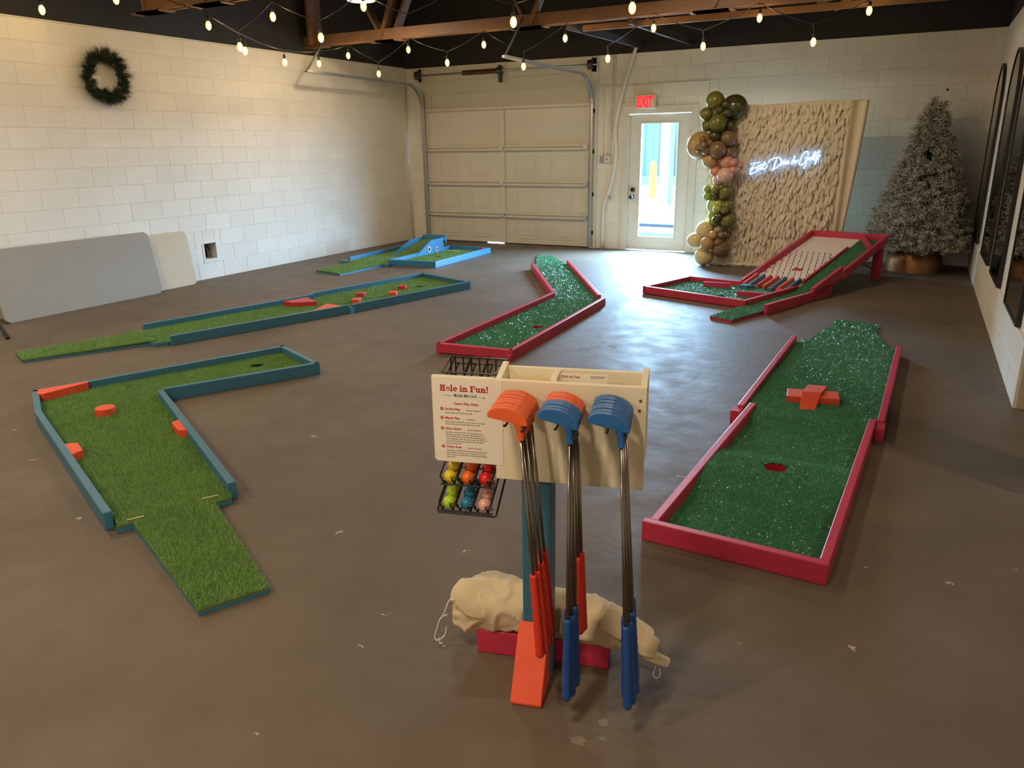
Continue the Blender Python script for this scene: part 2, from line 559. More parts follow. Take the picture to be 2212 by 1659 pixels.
def join_meshes(name, items, material):
    """items: (mesh, Matrix) -> one mesh"""
    mb = MB()
    for me, M in items:
        vs = [M @ v.co for v in me.vertices]
        mb.add(vs, [tuple(p.vertices) for p in me.polygons])
    return mb
BALLOONS = [('ol', -2.461, 10.42, 2.121, 0.114), ('do', -2.232, 10.54, 2.036, 0.158), ('ol', -2.573, 10.45, 1.962, 0.084), ('do', -2.317, 10.4, 2.067, 0.059), ('do', -2.381, 10.34, 2.005, 0.051), ('do', -2.288, 10.37, 1.966, 0.055), ('ol', -2.4, 10.37, 1.843, 0.111), ('ol', -2.559, 10.48, 1.818, 0.076), ('do', -2.258, 10.48, 1.811, 0.071), ('do', -2.445, 10.44, 1.686, 0.088), ('ta', -2.643, 10.52, 1.57, 0.183), ('br', -2.262, 10.42, 1.656, 0.099), ('br', -2.376, 10.34, 1.518, 0.111), ('br', -2.246, 10.46, 1.477, 0.084), ('br', -2.573, 10.32, 1.646, 0.048), ('br', -2.551, 10.28, 1.574, 0.054), ('br', -2.615, 10.32, 1.54, 0.052), ('br', -2.528, 10.33, 1.512, 0.056), ('br', -2.484, 10.34, 1.603, 0.048), ('ta', -2.477, 10.42, 1.38, 0.105), ('pk', -2.26, 10.42, 1.356, 0.088), ('pk', -2.163, 10.37, 1.357, 0.052), ('pk', -2.081, 10.4, 1.325, 0.044), ('pk', -2.337, 10.44, 1.379, 0.056), ('sa', -2.409, 10.44, 1.247, 0.069), ('lp', -2.26, 10.36, 1.196, 0.1), ('pk', -2.166, 10.38, 1.257, 0.056), ('lp', -2.364, 10.45, 1.137, 0.077), ('li', -2.494, 10.42, 1.017, 0.053), ('li', -2.485, 10.42, 0.926, 0.057), ('li', -2.39, 10.44, 1.029, 0.053), ('ol', -2.383, 10.35, 0.994, 0.053), ('do', -2.38, 10.39, 0.929, 0.049), ('ol', -2.254, 10.42, 0.976, 0.093), ('ll', -2.382, 10.52, 0.801, 0.136), ('ol', -2.221, 10.42, 0.795, 0.089), ('li', -2.33, 10.34, 0.767, 0.057), ('ol', -2.234, 10.33, 0.755, 0.052), ('li', -2.417, 10.5, 0.664, 0.07), ('li', -2.39, 10.5, 0.616, 0.083), ('do', -2.3, 10.36, 0.675, 0.05), ('do', -2.337, 10.34, 0.628, 0.049), ('ol', -2.192, 10.42, 0.613, 0.106), ('cr', -2.518, 10.52, 0.479, 0.121), ('cr', -2.636, 10.47, 0.331, 0.109), ('tb', -2.431, 10.44, 0.392, 0.091), ('tb', -2.317, 10.4, 0.49, 0.053), ('ta', -2.36, 10.32, 0.428, 0.057), ('br', -2.255, 10.34, 0.43, 0.053), ('ta', -2.434, 10.32, 0.315, 0.091), ('br', -2.294, 10.36, 0.337, 0.066), ('br', -2.273, 10.42, 0.245, 0.12), ('cr', -2.489, 10.42, 0.127, 0.126), ('br', -2.231, 10.47, 0.429, 0.066)]
BULBS_A = [(-0.668, 9.1, 2.86), (-1.171, 9.1, 2.605), (-1.736, 9.1, 2.879), (-2.324, 9.1, 2.641), (-2.899, 9.1, 2.868), (-3.443, 9.1, 2.581), (-3.991, 9.1, 2.839), (-4.553, 9.1, 2.557), (-5.112, 9.1, 2.843), (-5.665, 9.1, 2.664), (-6.266, 9.1, 2.859), (-6.776, 9.1, 2.588), (-7.279, 9.1, 2.847), (-7.211, 8.4, 2.687), (-7.058, 7.6, 2.631), (-6.885, 6.8, 2.676), (-6.696, 6.15, 2.845)]
CORD_A = [(-0.678, 9.1, 2.945), (-1.187, 9.1, 2.764), (-1.747, 9.1, 3.014), (-2.333, 9.1, 2.788), (-2.906, 9.1, 3.011), (-3.446, 9.1, 2.711), (-3.968, 9.1, 2.989), (-4.551, 9.1, 2.711), (-5.108, 9.1, 2.993), (-5.66, 9.1, 2.781), (-6.235, 9.1, 2.986), (-6.765, 9.1, 2.722), (-7.266, 9.1, 2.976), (-7.194, 8.4, 2.826), (-7.041, 7.6, 2.754), (-6.862, 6.8, 2.812), (-6.758, 6.15, 2.98)]
BULBS_B = [(-6.29, 6.15, 2.617), (-5.856, 6.2, 2.865), (-5.272, 6.2, 2.636), (-4.741, 6.2, 2.863), (-3.193, 6.2, 2.609), (-2.153, 6.2, 2.628)]
CORD_B = [(-6.758, 6.15, 2.98), (-6.286, 6.15, 2.754), (-5.845, 6.2, 2.988), (-5.279, 6.2, 2.77), (-4.747, 6.2, 2.971), (-4.26, 6.2, 2.746), (-3.72, 6.2, 2.918), (-3.191, 6.2, 2.735), (-2.666, 6.2, 2.866), (-2.156, 6.2, 2.729), (-1.751, 6.2, 2.853)]
BULBS_C = [(-7.622, 5.0, 2.919), (-7.203, 5.5, 3.04)]
CORD_C = [(-7.722, 4.8, 3.127), (-7.581, 5.0, 3.042), (-7.296, 5.2, 3.148), (-7.178, 5.5, 3.135), (-7.091, 5.9, 3.112), (-6.758, 6.15, 2.98)]
NEON = [[(0.691, 1.357), (0.639, 1.347), (0.582, 1.332)], [(0.635, 1.332), (0.614, 1.311), (0.6, 1.281), (0.584, 1.204), (0.638, 1.229), (0.686, 1.248)], [(0.576, 1.271), (0.617, 1.281), (0.66, 1.295)], [(0.704, 1.303), (0.687, 1.306), (0.672, 1.289), (0.671, 1.27), (0.682, 1.265), (0.698, 1.276), (0.713, 1.3), (0.704, 1.273), (0.713, 1.265), (0.728, 1.276)], [(0.754, 1.363), (0.746, 1.33), (0.738, 1.281), (0.751, 1.267), (0.772, 1.281), (0.791, 1.317)], [(0.694, 1.319), (0.735, 1.328), (0.781, 1.335)], [(0.899, 1.392), (0.887, 1.346), (0.873, 1.292), (0.859, 1.257), (0.888, 1.273), (0.923, 1.303), (0.953, 1.341), (0.96, 1.376), (0.942, 1.403), (0.908, 1.412), (0.871, 1.406), (0.824, 1.382), (0.797, 1.349)], [(0.955, 1.308), (0.964, 1.338), (0.97, 1.354), (0.961, 1.362), (0.978, 1.354), (0.986, 1.357), (0.985, 1.37)], [(0.998, 1.373), (0.988, 1.338), (0.994, 1.33), (1.011, 1.346)], [(1.006, 1.388), (1.008, 1.386)], [(1.017, 1.346), (1.028, 1.367), (1.024, 1.33), (1.04, 1.359), (1.049, 1.37), (1.05, 1.338), (1.063, 1.335)], [(1.118, 1.434), (1.108, 1.399), (1.088, 1.33)], [(1.086, 1.351), (1.115, 1.378), (1.127, 1.37), (1.112, 1.356), (1.126, 1.346), (1.141, 1.356), (1.157, 1.38)], [(1.272, 1.443), (1.272, 1.472), (1.258, 1.483), (1.228, 1.468), (1.197, 1.409), (1.181, 1.356), (1.186, 1.327), (1.206, 1.319), (1.24, 1.345), (1.267, 1.388), (1.275, 1.414), (1.259, 1.34), (1.239, 1.273)], [(1.239, 1.407), (1.26, 1.412), (1.286, 1.414)], [(1.307, 1.411), (1.294, 1.404), (1.294, 1.382), (1.307, 1.38), (1.321, 1.395), (1.317, 1.414), (1.307, 1.411)], [(1.335, 1.393), (1.356, 1.435), (1.366, 1.464), (1.36, 1.48), (1.348, 1.472), (1.338, 1.435), (1.335, 1.393), (1.343, 1.385), (1.36, 1.401)], [(1.407, 1.495), (1.394, 1.471), (1.383, 1.424), (1.374, 1.34), (1.366, 1.334), (1.367, 1.356), (1.387, 1.387), (1.401, 1.403)], [(1.373, 1.419), (1.399, 1.424), (1.426, 1.432)]]

# ------------------------------------------------------------------ the room
def rects_minus(r, holes):
    """rectangle (a0,a1,b0,b1) minus hole rectangles -> list of rectangles"""
    out = [r]
    for h in holes:
        nxt = []
        for a0, a1, b0, b1 in out:
            if h[0] >= a1 or h[1] <= a0 or h[2] >= b1 or h[3] <= b0:
                nxt.append((a0, a1, b0, b1)); continue
            if h[0] > a0: nxt.append((a0, h[0], b0, b1))
            if h[1] < a1: nxt.append((h[1], a1, b0, b1))
            c0, c1 = max(a0, h[0]), min(a1, h[1])
            if h[2] > b0: nxt.append((c0, c1, b0, h[2]))
            if h[3] < b1: nxt.append((c0, c1, h[3], b1))
        out = nxt
    return out

CH = WH / 14.0
BL = 0.4125
_block_cache = {}
def block_mesh(w, h):
    """one painted block: face towards -Y, chamfered arrises, w wide (x), h high (z)"""
    key = (round(w, 3), round(h, 3))
    if key in _block_cache: return _block_cache[key]
    g, c, d = 0.0009, 0.0028, 0.03
    x0, x1, z0, z1 = g, w - g, g, h - g
    vs = [(x0, d, z0), (x1, d, z0), (x1, d, z1), (x0, d, z1), (x0, c, z0), (x1, c, z0), (x1, c, z1), (x0, c, z1),
          (x0 + c, 0, z0 + c), (x1 - c, 0, z0 + c), (x1 - c, 0, z1 - c), (x0 + c, 0, z1 - c)]
    fs = [(8, 9, 10, 11)]
    for i in range(4):
        j = (i + 1) % 4
        fs += [(i, j, 4 + j, 4 + i), (4 + i, 4 + j, 8 + j, 8 + i)]
    me = MB().add(vs, fs).mesh('block', CREAM)
    _block_cache[key] = me
    return me

def lay_blocks(parent, origin, rotz, length, holes, shift=0.0, rows=14, first=0):
    """origin: lower left corner of the block face, seen from the room"""
    n = 0
    for r in range(first, rows):
        z0, z1 = r * CH, (r + 1) * CH
        x = -BL * (0.5 if r % 2 else 0.0) - shift
        while x < length - 0.005:
            a0, a1 = max(x, 0), min(x + BL, length)
            x += BL
            if a1 - a0 < 0.03: continue
            for q in rects_minus((a0, a1, z0, z1), holes):
                if q[1] - q[0] < 0.025 or q[3] - q[2] < 0.02: continue
                o = bpy.data.objects.new('block', block_mesh(q[1] - q[0], q[3] - q[2]))
                COL.objects.link(o)
                p = Vector((q[0], 0, q[2]))
                p.rotate(Matrix.Rotation(rotz, 3, 'Z'))
                o.location = Vector(origin) + p
                o.rotation_euler = (0, 0, rotz)
                o.parent = parent
                n += 1
    return n

# floor and ceiling
fl = put('floor', MB().box(XL - 0.4, 4.2, YF - 0.3, YB + 0.18, -0.12, 0), FLOOR, kind='structure')
fl['label'] = 'brown stained concrete floor with chipped paint flecks'
peel = MB()
for cx, cy, rad, ax in ((-2.28, 5.62, 0.055, 0.5), (-2.20, 5.72, 0.03, 0.4), (-2.10, 5.80, 0.045, 0.35), (-2.22, 5.90, 0.02, 0.6), (-0.62, 1.72, 0.02, 0.8), (-0.66, 1.62, 0.03, 0.7), (-0.60, 1.66, 0.012, 0.7)):
    pts = []
    for k in range(14):
        a = 2 * math.pi * k / 14
        rr_ = rad * random.uniform(0.55, 1.1)
        pts.append((cx + rr_ * math.cos(a), cy + rr_ * math.sin(a) * ax))
    peel.prism(pts, 0.0002, 0.0007)
put('peeled_paint', peel, mat('bare_concrete', (0.20, 0.165, 0.12), 0.8, var=0.3, vscale=40), fl, kind='stuff')
ce = put('ceiling', MB().box(XL - 0.4, 4.2, YF - 0.3, YB + 0.3, CEIL, CEIL + 0.1), BLACK_PAINT, kind='structure')
ce['label'] = 'black painted roof deck above the trusses'

# left wall: block courses on a mortar backing, with a small utility recess
UT = (6.915, 7.105, 0.255, 0.455)
mb = MB()
for y0, y1, z0, z1 in rects_minus((YF, YB, 0.0, WH), [UT]):
    mb.box(XL - 0.25, XL - 0.0035, y0, y1, z0, z1)
mb.box(XL - 0.25, XL - 0.2, UT[0], UT[1], UT[2], UT[3])
wl = put('wall_left', mb, CREAM_BACK, kind='structure')
wl['label'] = 'cream painted concrete block wall holding the wreath'
# face towards +X: local x runs along -Y (seen from the room left to right is +Y ... use rotation +90)
lay_blocks(wl, (XL, 4.0, 0), math.pi / 2, YB - 4.0, [(UT[0] - 4.0, UT[1] - 4.0, UT[2], UT[3])], shift=0.1)
put('near_wall_face', MB().box(XL - 0.02, XL, YF, 4.0, 0, WH), CREAM, wl)
# recess lining and its thin frame
rc = thing('utility_recess', 'small square open recess with white frame low in the block wall', 'recess', (XL, 7.01, 0.255))
m = MB()
for q in rects_minus((UT[0] - 0.03, UT[1] + 0.004, UT[2] - 0.045, UT[3] + 0.004), [UT]):
    m.box(XL, XL + 0.006, q[0], q[1], q[2], q[3])
put('frame', m, TRIM_WHITE, rc)
m = MB()
m.box(XL - 0.19, XL - 0.18, UT[0], UT[1], UT[2], UT[3])
put('back_plate', m, DARK_STEEL, rc)
put('pipe', MB().tube([(XL - 0.1, UT[0] + 0.05, UT[2]), (XL - 0.1, UT[0] + 0.05, UT[3])], 0.012), DARK_STEEL, rc)
put('valve', MB().bar((XL - 0.1, UT[1] - 0.05, UT[3] - 0.03), (XL - 0.1, UT[1] - 0.03, UT[3] - 0.1), 0.014, 0.014), BLACK, rc)

# back wall: openings for the garage door and the glass door
GX0, GX1, GZ = -7.73, -4.66, 2.47
DX0, DX1, DZ = -4.10, -2.985, 2.12
holes = [(GX0 - XL, GX1 - XL, 0, WH), (DX0 - XL, DX1 - XL, 0, DZ)]
mb = MB()
for x0, x1, z0, z1 in rects_minus((XL - 0.25, 4.2, 0, WH), [(GX0, GX1, 0.0, GZ), (DX0, DX1, 0, DZ)]):
    mb.box(x0, x1, YB + 0.0035, YB + 0.2, z0, z1)
wb = put('wall_back', mb, CREAM_BACK, kind='structure')
wb['label'] = 'cream painted block wall with the garage door and glass door'
lay_blocks(wb, (XL, YB, 0), 0.0, XR - XL, holes, shift=0.18)

# right wall: block courses up to the opening, low ledge
RY0 = 5.40
mb = MB()
mb.box(XR + 0.0035, XR + 0.2, RY0, YB + 0.2, 0, WH)
wr = put('wall_right', mb, CREAM_BACK, kind='structure')
wr['label'] = 'cream painted block wall hung with arched mirrors'
lay_blocks(wr, (XR, YB, 0), -math.pi / 2, YB - RY0, [], shift=0.05, first=2)
put('end_cap', MB().box(XR, XR + 0.2, RY0 - 0.004, RY0, 0, WH), mat('raw_block', (0.42, 0.35, 0.24), 0.85, var=0.25, vscale=25, bump=0.5, bscale=60), wr)
lg = put('trim_1', MB().box(XR - 0.0185, XR + 0.02, RY0, YB - 0.01, 0, 2 * CH - 0.002), CREAM_BACK, kind='structure')
lg['label'] = 'low projecting block ledge under the mirrors'
lay_blocks(lg, (XR - 0.022, YB - 0.01, 0), -math.pi / 2, YB - 0.01 - RY0, [], shift=0.05, rows=2)
# nearer pier past the opening and the side room beyond it
pr = put('wall_pier', MB().box(XR - 0.05, XR + 0.2, 3.95, 4.235, 0, WH), CREAM, kind='structure', bevel=0.006)
pr['label'] = 'white painted pier at the near side of the opening'
put('wall_side_room', MB().box(3.6, 3.8, YF - 0.2, YB, 0, CEIL), CREAM, kind='structure')['label'] = 'plain wall of the side room past the opening'
put('wall_front', MB().box(XL - 0.3, 4.2, YF - 0.2, YF, 0, CEIL), CREAM, kind='structure')['label'] = 'plain wall behind the viewer'
put('wall_side_front', MB().box(XR, XR + 0.2, YF, 1.2, 0, WH), CREAM, kind='structure')['label'] = 'near stretch of the right wall'
put('wall_lintel', MB().box(XR, XR + 0.2, YF, RY0, WH, CEIL), BLACK_PAINT, kind='structure')['label'] = 'black beam above the side opening'

# black boarding above the block walls
put('wall_upper_left', MB().box(XL - 0.25, XL - 0.01, YF, YB + 0.2, WH, CEIL), BLACK_PAINT, kind='structure')['label'] = 'black upper boarding over the left block wall'
put('wall_upper_back', MB().box(XL - 0.25, 4.2, YB + 0.01, YB + 0.2, WH, CEIL), BLACK_PAINT, kind='structure')['label'] = 'black upper boarding over the back block wall'
put('wall_upper_right', MB().box(XR + 0.01, XR + 0.2, RY0, YB + 0.2, WH, CEIL), BLACK_PAINT, kind='structure')['label'] = 'black upper boarding over the right block wall'
put('trim_2', MB().box(XL - 0.012, XL + 0.012, 4.0, YB, WH, WH + 0.014), TRIM_WHITE, kind='structure')['label'] = 'thin white cap strip along the left wall top'

# roof trusses
def truss(name, y, x0, x1, zb, label, nodes):
    t = thing(name, label, None, ((x0 + x1) / 2, y, zb), kind='structure')
    for dy in (-0.045, 0.045):
        put('bottom_chord', MB().box(x0, x1, y + dy - 0.019, y + dy + 0.019, zb, zb + 0.14), TRUSS, t, bevel=0.003, seg=1)
    put('top_chord', MB().box(x0, x1, y - 0.019, y + 0.019, CEIL - 0.16, CEIL - 0.01), TRUSS, t)
    zt = CEIL - 0.1
    for xa, xb, dy in nodes:
        put('web_member', MB().bar((xa, y + dy, zb + 0.02), (xb, y + dy, zt), 0.038, 0.14, up=(0, 1, 0)), TRUSS, t)
    for k, xa in enumerate(sorted({n[0] for n in nodes})):
        put('gusset_block', MB().box(xa - 0.22, xa + 0.22, y - 0.075, y + 0.075, zb - 0.018, zb), TRUSS, t)
    return t
truss('roof_truss', 9.22, XL - 0.02, XR + 0.1, 3.0, 'brown wooden roof truss nearer the garage door',
      [(-6.75, -6.25, -0.02), (-6.75, -7.45, 0.02), (-6.62, -6.0, 0.07), (-4.55, -5.2, 0.02), (-4.50, -3.9, -0.03), (-2.3, -3.0, 0.02), (-2.25, -1.6, -0.02), (-7.95, -7.95, -0.07), (-7.95, -7.95, 0.07)])
truss('roof_truss', 6.12, XL + 0.55, XR + 0.1, 3.02, 'brown wooden roof truss nearer the viewer, cut by the frame top',
      [(-6.6, -6.35, -0.02), (-6.55, -7.1, 0.02), (-4.4, -5.0, 0.0), (-4.3, -3.7, 0.03), (-2.2, -2.9, 0.0), (-2.1, -1.5, 0.03), (-7.5, -7.5, 0.0), (-7.42, -7.42, 0.07)])
# web panel between the chords of the nearer truss, and outriggers to the back wall
for i, (xa, xb) in enumerate(((-4.03, -3.88), (-3.24, -3.15))):
    o = put('ceiling_joist', MB().bar((xa, 9.25, 2.985), (xb, YB, 2.985), 0.045, 0.09), mat('dark_joist', (0.05, 0.042, 0.036), 0.7), kind='structure')
    o['label'] = ('dark painted joist running to the wall above the conduit', 'dark painted joist running to the wall above the glass door')[i]
o = put('ceiling_joist', MB().box(-3.9, XR, 9.42, 9.46, 2.93, 3.0), TRUSS, kind='structure')
o['label'] = 'short brown board nailed under the roof truss'

# garage door
gd = thing('door_1', 'beige sectional garage door with overhead tracks', None, ((GX0 + GX1) / 2, YB, 0), kind='structure')
GY = YB + 0.012
rows = [(0.013, 0.49), (0.49, 1.01), (1.01, 1.57), (1.57, 2.175)]
mid = -6.215
for i, (z0, z1) in enumerate(rows):
    s = put('door_section', MB().box(GX0, GX1, GY, GY + 0.04, z0 + 0.003, z1 - 0.003), GARAGE, gd)
    for x0, x1, nm in ((GX0 + 0.0, GX0 + 0.075, 'end_stile'), (mid - 0.045, mid + 0.045, 'centre_stile'), (GX1 - 0.075, GX1, 'end_stile')):
        put(nm, MB().box(x0, x1, GY - 0.03, GY, z0 + 0.004, z1 - 0.004), GARAGE, s, bevel=0.003, seg=1)
    if i < 3:
        for xa, xb in ((GX0 + 0.075, mid - 0.045), (mid + 0.045, GX1 - 0.075)):
            w = (xb - xa)
            for c in (0.28, 0.72):
                cx = xa + w * c
                zc, hh, ww = (z0 + z1) / 2 - 0.01, (z1 - z0) * 0.30, w * 0.145
                m = MB()
                for (a0, a1, b0, b1) in rects_minus((cx - ww, cx + ww, zc - hh, zc + hh), [(cx - ww + 0.022, cx + ww - 0.022, zc - hh + 0.022, zc + hh - 0.022)]):
                    m.box(a0, a1, GY - 0.007, GY, b0, b1)
                m.box(cx - ww + 0.055, cx + ww - 0.055, GY - 0.007, GY, zc - hh + 0.055, zc + hh - 0.055)
                put('raised_panel', m, GARAGE, s, bevel=0.003, seg=1)
for z in (0.49, 1.01, 1.57):
    m = MB()
    m.box(GX0, GX1, GY - 0.062, GY - 0.03, z + 0.012, z + 0.042)
    m.box(GX0, GX1, GY - 0.062, GY - 0.03, z - 0.042, z - 0.012)
    m.box(GX0, GX1, GY - 0.036, GY - 0.03, z - 0.012, z + 0.012)
    st = put('strut', m, GARAGE, gd, bevel=0.003, seg=1)
    for x in (GX0 + 0.05, mid, GX1 - 0.05):
        put('hinge', MB().box(x - 0.04, x + 0.04, GY - 0.075, GY - 0.06, z - 0.03, z + 0.03), STEEL, st)
for x0, x1 in ((GX0 + 0.12, -6.55), (-6.22, GX1)):
    put('bottom_seal', MB().box(x0, x1, GY + 0.005, GY + 0.035, 0.0, 0.03), BLACK, gd)
put('top_strut', MB().box(GX0, GX1, GY - 0.05, GY, 2.175, 2.225), GARAGE, gd, bevel=0.004)
m = MB().box(GX0, GX1, GY + 0.0, GY + 0.05, 2.173, 2.48)
put('header_panel', m, GARAGE, gd)
m = MB()
for q in rects_minus((GX0 + 0.02, GX1 - 0.02, 2.225, 2.47), [(GX0 + 0.16, GX1 - 0.05, 2.225, 2.435)]):
    m.box(q[0], q[1], GY - 0.02, GY, q[2], q[3])
put('header_frame', m, GARAGE, gd, bevel=0.004)
put('header_board', MB().box(GX0, GX1, YB - 0.008, YB + 0.06, 2.47, 2.66), GARAGE, gd, bevel=0.004)
put('header_board', MB().box(GX0, GX1, YB - 0.005, YB + 0.06, 2.66, WH), GARAGE, gd, bevel=0.004)
put('spring_block', MB().box(mid - 0.06, mid + 0.10, YB - 0.03, YB, 2.56, WH), GARAGE, gd, bevel=0.004)
put('torsion_shaft', MB().tube([(GX0 - 0.06, YB - 0.09, 2.755), (GX1 + 0.12, YB - 0.09, 2.755)], 0.013, 10), STEEL, gd, smooth=True)
sp = []
for k in range(181):
    a = 2 * math.pi * k / 6
    sp.append((-6.84 + 0.62 * k / 180, YB - 0.09 + 0.032 * math.cos(a), 2.755 + 0.032 * math.sin(a)))
put('torsion_spring', MB().tube(sp, 0.011, 5), RUST, gd)
put('spring_cone', MB().tube([(-6.88, YB - 0.09, 2.755), (-6.82, YB - 0.09, 2.755)], [0.04, 0.03], 12), DARK_STEEL, gd)
put('spring_bracket', MB().bar((mid + 0.02, YB - 0.07, 2.58), (mid + 0.02, YB - 0.07, 2.84), 0.03, 0.1, up=(0, 1, 0)).tube([(mid - 0.02, YB - 0.09, 2.755), (mid + 0.06, YB - 0.09, 2.755)], 0.055, 14), DARK_STEEL, gd)
for x in (GX0 - 0.04, GX1 + 0.03):
    put('cable_drum', MB().tube([(x - 0.035, YB - 0.09, 2.755), (x + 0.035, YB - 0.09, 2.755)], 0.07, 18), DARK_STEEL, gd)
    put('drum_bracket', MB().box(x - 0.07, x + 0.07, YB - 0.03, YB - 0.005, 2.66, 2.87), GARAGE, gd)
def track(x, sgn):
    path = [(x, YB - 0.045, 0.03), (x, YB - 0.05, 2.20)]
    for k in range(1, 9):
        a = math.pi / 2 * k / 8
        path.append((x, YB - 0.05 - 0.42 * (1 - math.cos(a)), 2.20 + 0.42 * math.sin(a)))
    path.append((x, 8.71, 2.645))
    m = MB()
    for a, b in zip(path[:-1], path[1:]):
        m.bar(a, b, 0.055, 0.006, up=(0, 0, 1) if abs(b[2] - a[2]) < abs(b[1] - a[1]) else (0, 1, 0))
        for s in (-1, 1):
            d = Vector(b) - Vector(a); d.normalize()
            nrm = Vector((1, 0, 0)).cross(d)
            off = Vector((0, 0, 0)) + Vector((0.0275 * s, 0, 0)) + nrm * 0.014
            m.bar(Vector(a) + off, Vector(b) + off, 0.005, 0.03, up=nrm)
    tr = put('track', m, STEEL, gd)
    put('hanger_strap', MB().bar((x, 8.73, 2.64), (x + 0.06, 9.12, 3.1), 0.035, 0.006, up=(1, 0, 0)), DARK_STEEL, gd)
    for z in (0.25, 0.85, 1.5, 2.1):
        put('track_bracket', MB().box(x - 0.01 if sgn > 0 else x - 0.05, x + 0.05 if sgn > 0 else x + 0.01, YB - 0.03, YB + 0.0, z - 0.03, z + 0.03), STEEL, gd)
track(GX0 + 0.012, -1)
track(GX1 + 0.04, 1)
m = MB()
for k in range(34):
    z = 0.06 + k * 0.06
    m.box(GX0 + 0.046, GX0 + 0.062, YB - 0.003, YB - 0.001, z, z + 0.02)
for x0, x1 in ((GX0 - 0.075, GX0 - 0.0), (GX1 + 0.02, GX1 + 0.125)):
    j = put('trim_3', MB().box(x0, x1, YB - 0.03, YB + 0.01, 0, 2.86), TRIM_WHITE, kind='structure', bevel=0.004)
    j['label'] = 'white painted wooden jamb on the left of the garage door' if x0 < -6 else 'white painted wooden jamb on the right of the garage door'
c = put('corner_conduit', MB().tube([(XL + 0.03, YB - 0.02, 2.6), (XL + 0.035, YB - 0.025, 0.02)], 0.011, 8), CONDUIT, smooth=True)
tag(c, 'thin white conduit in the corner beside the garage door', 'conduit')

# glass door with casing
dr = thing('door_2', 'white door with one tall glass pane', None, ((DX0 + DX1) / 2, YB, 0), kind='structure')
m = MB()
for q in rects_minus((DX0 - 0.02, DX1 + 0.02, 0, DZ + 0.02), [(DX0 + 0.085, DX1 - 0.085, 0, DZ - 0.085)]):
    m.box(q[0], q[1], YB - 0.025, YB + 0.12, q[2], q[3])
put('door_casing', m, TRIM_WHITE, dr, bevel=0.004)
sx0, sx1, sz1 = -4.013, -3.072, 2.024
gx0, gx1, gz0, gz1 = -3.836, -3.262, 0.215, 1.90
m = MB()
for q in rects_minus((sx0, sx1, 0.012, sz1), [(gx0, gx1, gz0, gz1)]):
    m.box(q[0], q[1], YB + 0.02, YB + 0.065, q[2], q[3])
put('door_slab', m, DOOR_WHITE, dr)
m = MB()
for q in rects_minus((gx0 - 0.02, gx1 + 0.02, gz0 - 0.02, gz1 + 0.02), [(gx0 + 0.008, gx1 - 0.008, gz0 + 0.008, gz1 - 0.008)]):
    m.box(q[0], q[1], YB + 0.008, YB + 0.02, q[2], q[3])
put('glazing_bead', m, DOOR_WHITE, dr, bevel=0.004)
put('pane', MB().box(gx0, gx1, YB + 0.04, YB + 0.044, gz0, gz1), GLASS, dr)
kb = put('door_knob', MB().sphere((-3.946, YB - 0.045, 0.82), 0.034, 16, 10), BLACK, dr, smooth=True)
put('knob_rose', MB().tube([(-3.946, YB - 0.05, 0.82), (-3.946, YB + 0.02, 0.82)], 0.03, 16), BLACK, kb)
put('deadbolt', MB().tube([(-3.938, YB - 0.02, 0.928), (-3.938, YB + 0.02, 0.928)], 0.032, 18), BLACK, dr)
for z in (0.25, 1.05, 1.8):
    put('door_hinge', MB().box(sx1 - 0.012, sx1 + 0.012, YB + 0.005, YB + 0.022, z - 0.05, z + 0.05), STEEL, dr)

# conduits and boxes on the back wall
def pipe(label, pts, r, name='conduit', cat='conduit', n=8, seg=6):
    o = put(name, MB().tube(smooth_path(pts, seg), r, n), CONDUIT, smooth=True)
    return tag(o, label, cat)
yb = YB - 0.03
pipe('thick bent white downpipe between garage door and glass door', [(-3.92, yb, 3.02), (-4.1, yb, 2.47), (-4.215, yb, 2.0), (-4.235, yb, 1.72), (-4.215, yb, 1.45), (-4.275, yb, 1.04), (-4.37, yb, 0.74), (-4.405, yb, 0.6), (-4.405, yb, 0.0)], 0.028, 'downpipe', 'pipe', 10, 3)
pipe('thin vertical conduit rising left of the switch box', [(-4.36, YB - 0.015, 1.44), (-4.325, YB - 0.015, 2.1), (-4.30, YB - 0.015, 2.87)], 0.009)
pipe('thin vertical conduit rising right of the switch box', [(-4.325, YB - 0.015, 1.44), (-4.29, YB - 0.015, 2.1), (-4.262, YB - 0.015, 2.87)], 0.009)
pipe('thin conduit framing the wall above the glass door', [(-4.43, YB - 0.012, 1.42), (-4.436, YB - 0.012, 1.9), (-4.436, YB - 0.012, 2.41), (-4.42, YB - 0.012, 2.43), (-3.6, YB - 0.012, 2.44), (-2.86, YB - 0.012, 2.445), (-2.843, YB - 0.012, 2.43), (-2.84, YB - 0.012, 2.28)], 0.007, seg=3)
pipe('white conduit elbow feeding the exit sign', [(-4.335, YB - 0.02, 1.44), (-4.325, YB - 0.02, 1.9), (-4.322, YB - 0.02, 2.1), (-4.28, YB - 0.02, 2.17), (-4.2, YB - 0.02, 2.182), (-3.9, YB - 0.02, 2.182)], 0.012)
sb = thing('switch_box', 'grey metal switch and outlet box on the back wall', 'switch box', (-4.38, YB, 1.32))
put('outlet_body', MB().box(-4.475, -4.41, YB - 0.045, YB, 1.33, 1.43), mat('box_grey', (0.35, 0.33, 0.29), 0.5), sb, bevel=0.004)
sw = put('switch_plate', MB().box(-4.405, -4.30, YB - 0.05, YB, 1.325, 1.435), TRIM_WHITE, sb, bevel=0.004)
put('toggle', MB().box(-4.357, -4.349, YB - 0.062, YB - 0.05, 1.37, 1.395), BLACK, sw)
sg = put('spigot', MB().tube([(-4.30, YB, 0.80), (-4.30, YB - 0.07, 0.80)], 0.016, 10).tube([(-4.33, YB - 0.05, 0.81), (-4.27, YB - 0.05, 0.79)], 0.012, 8), STEEL)
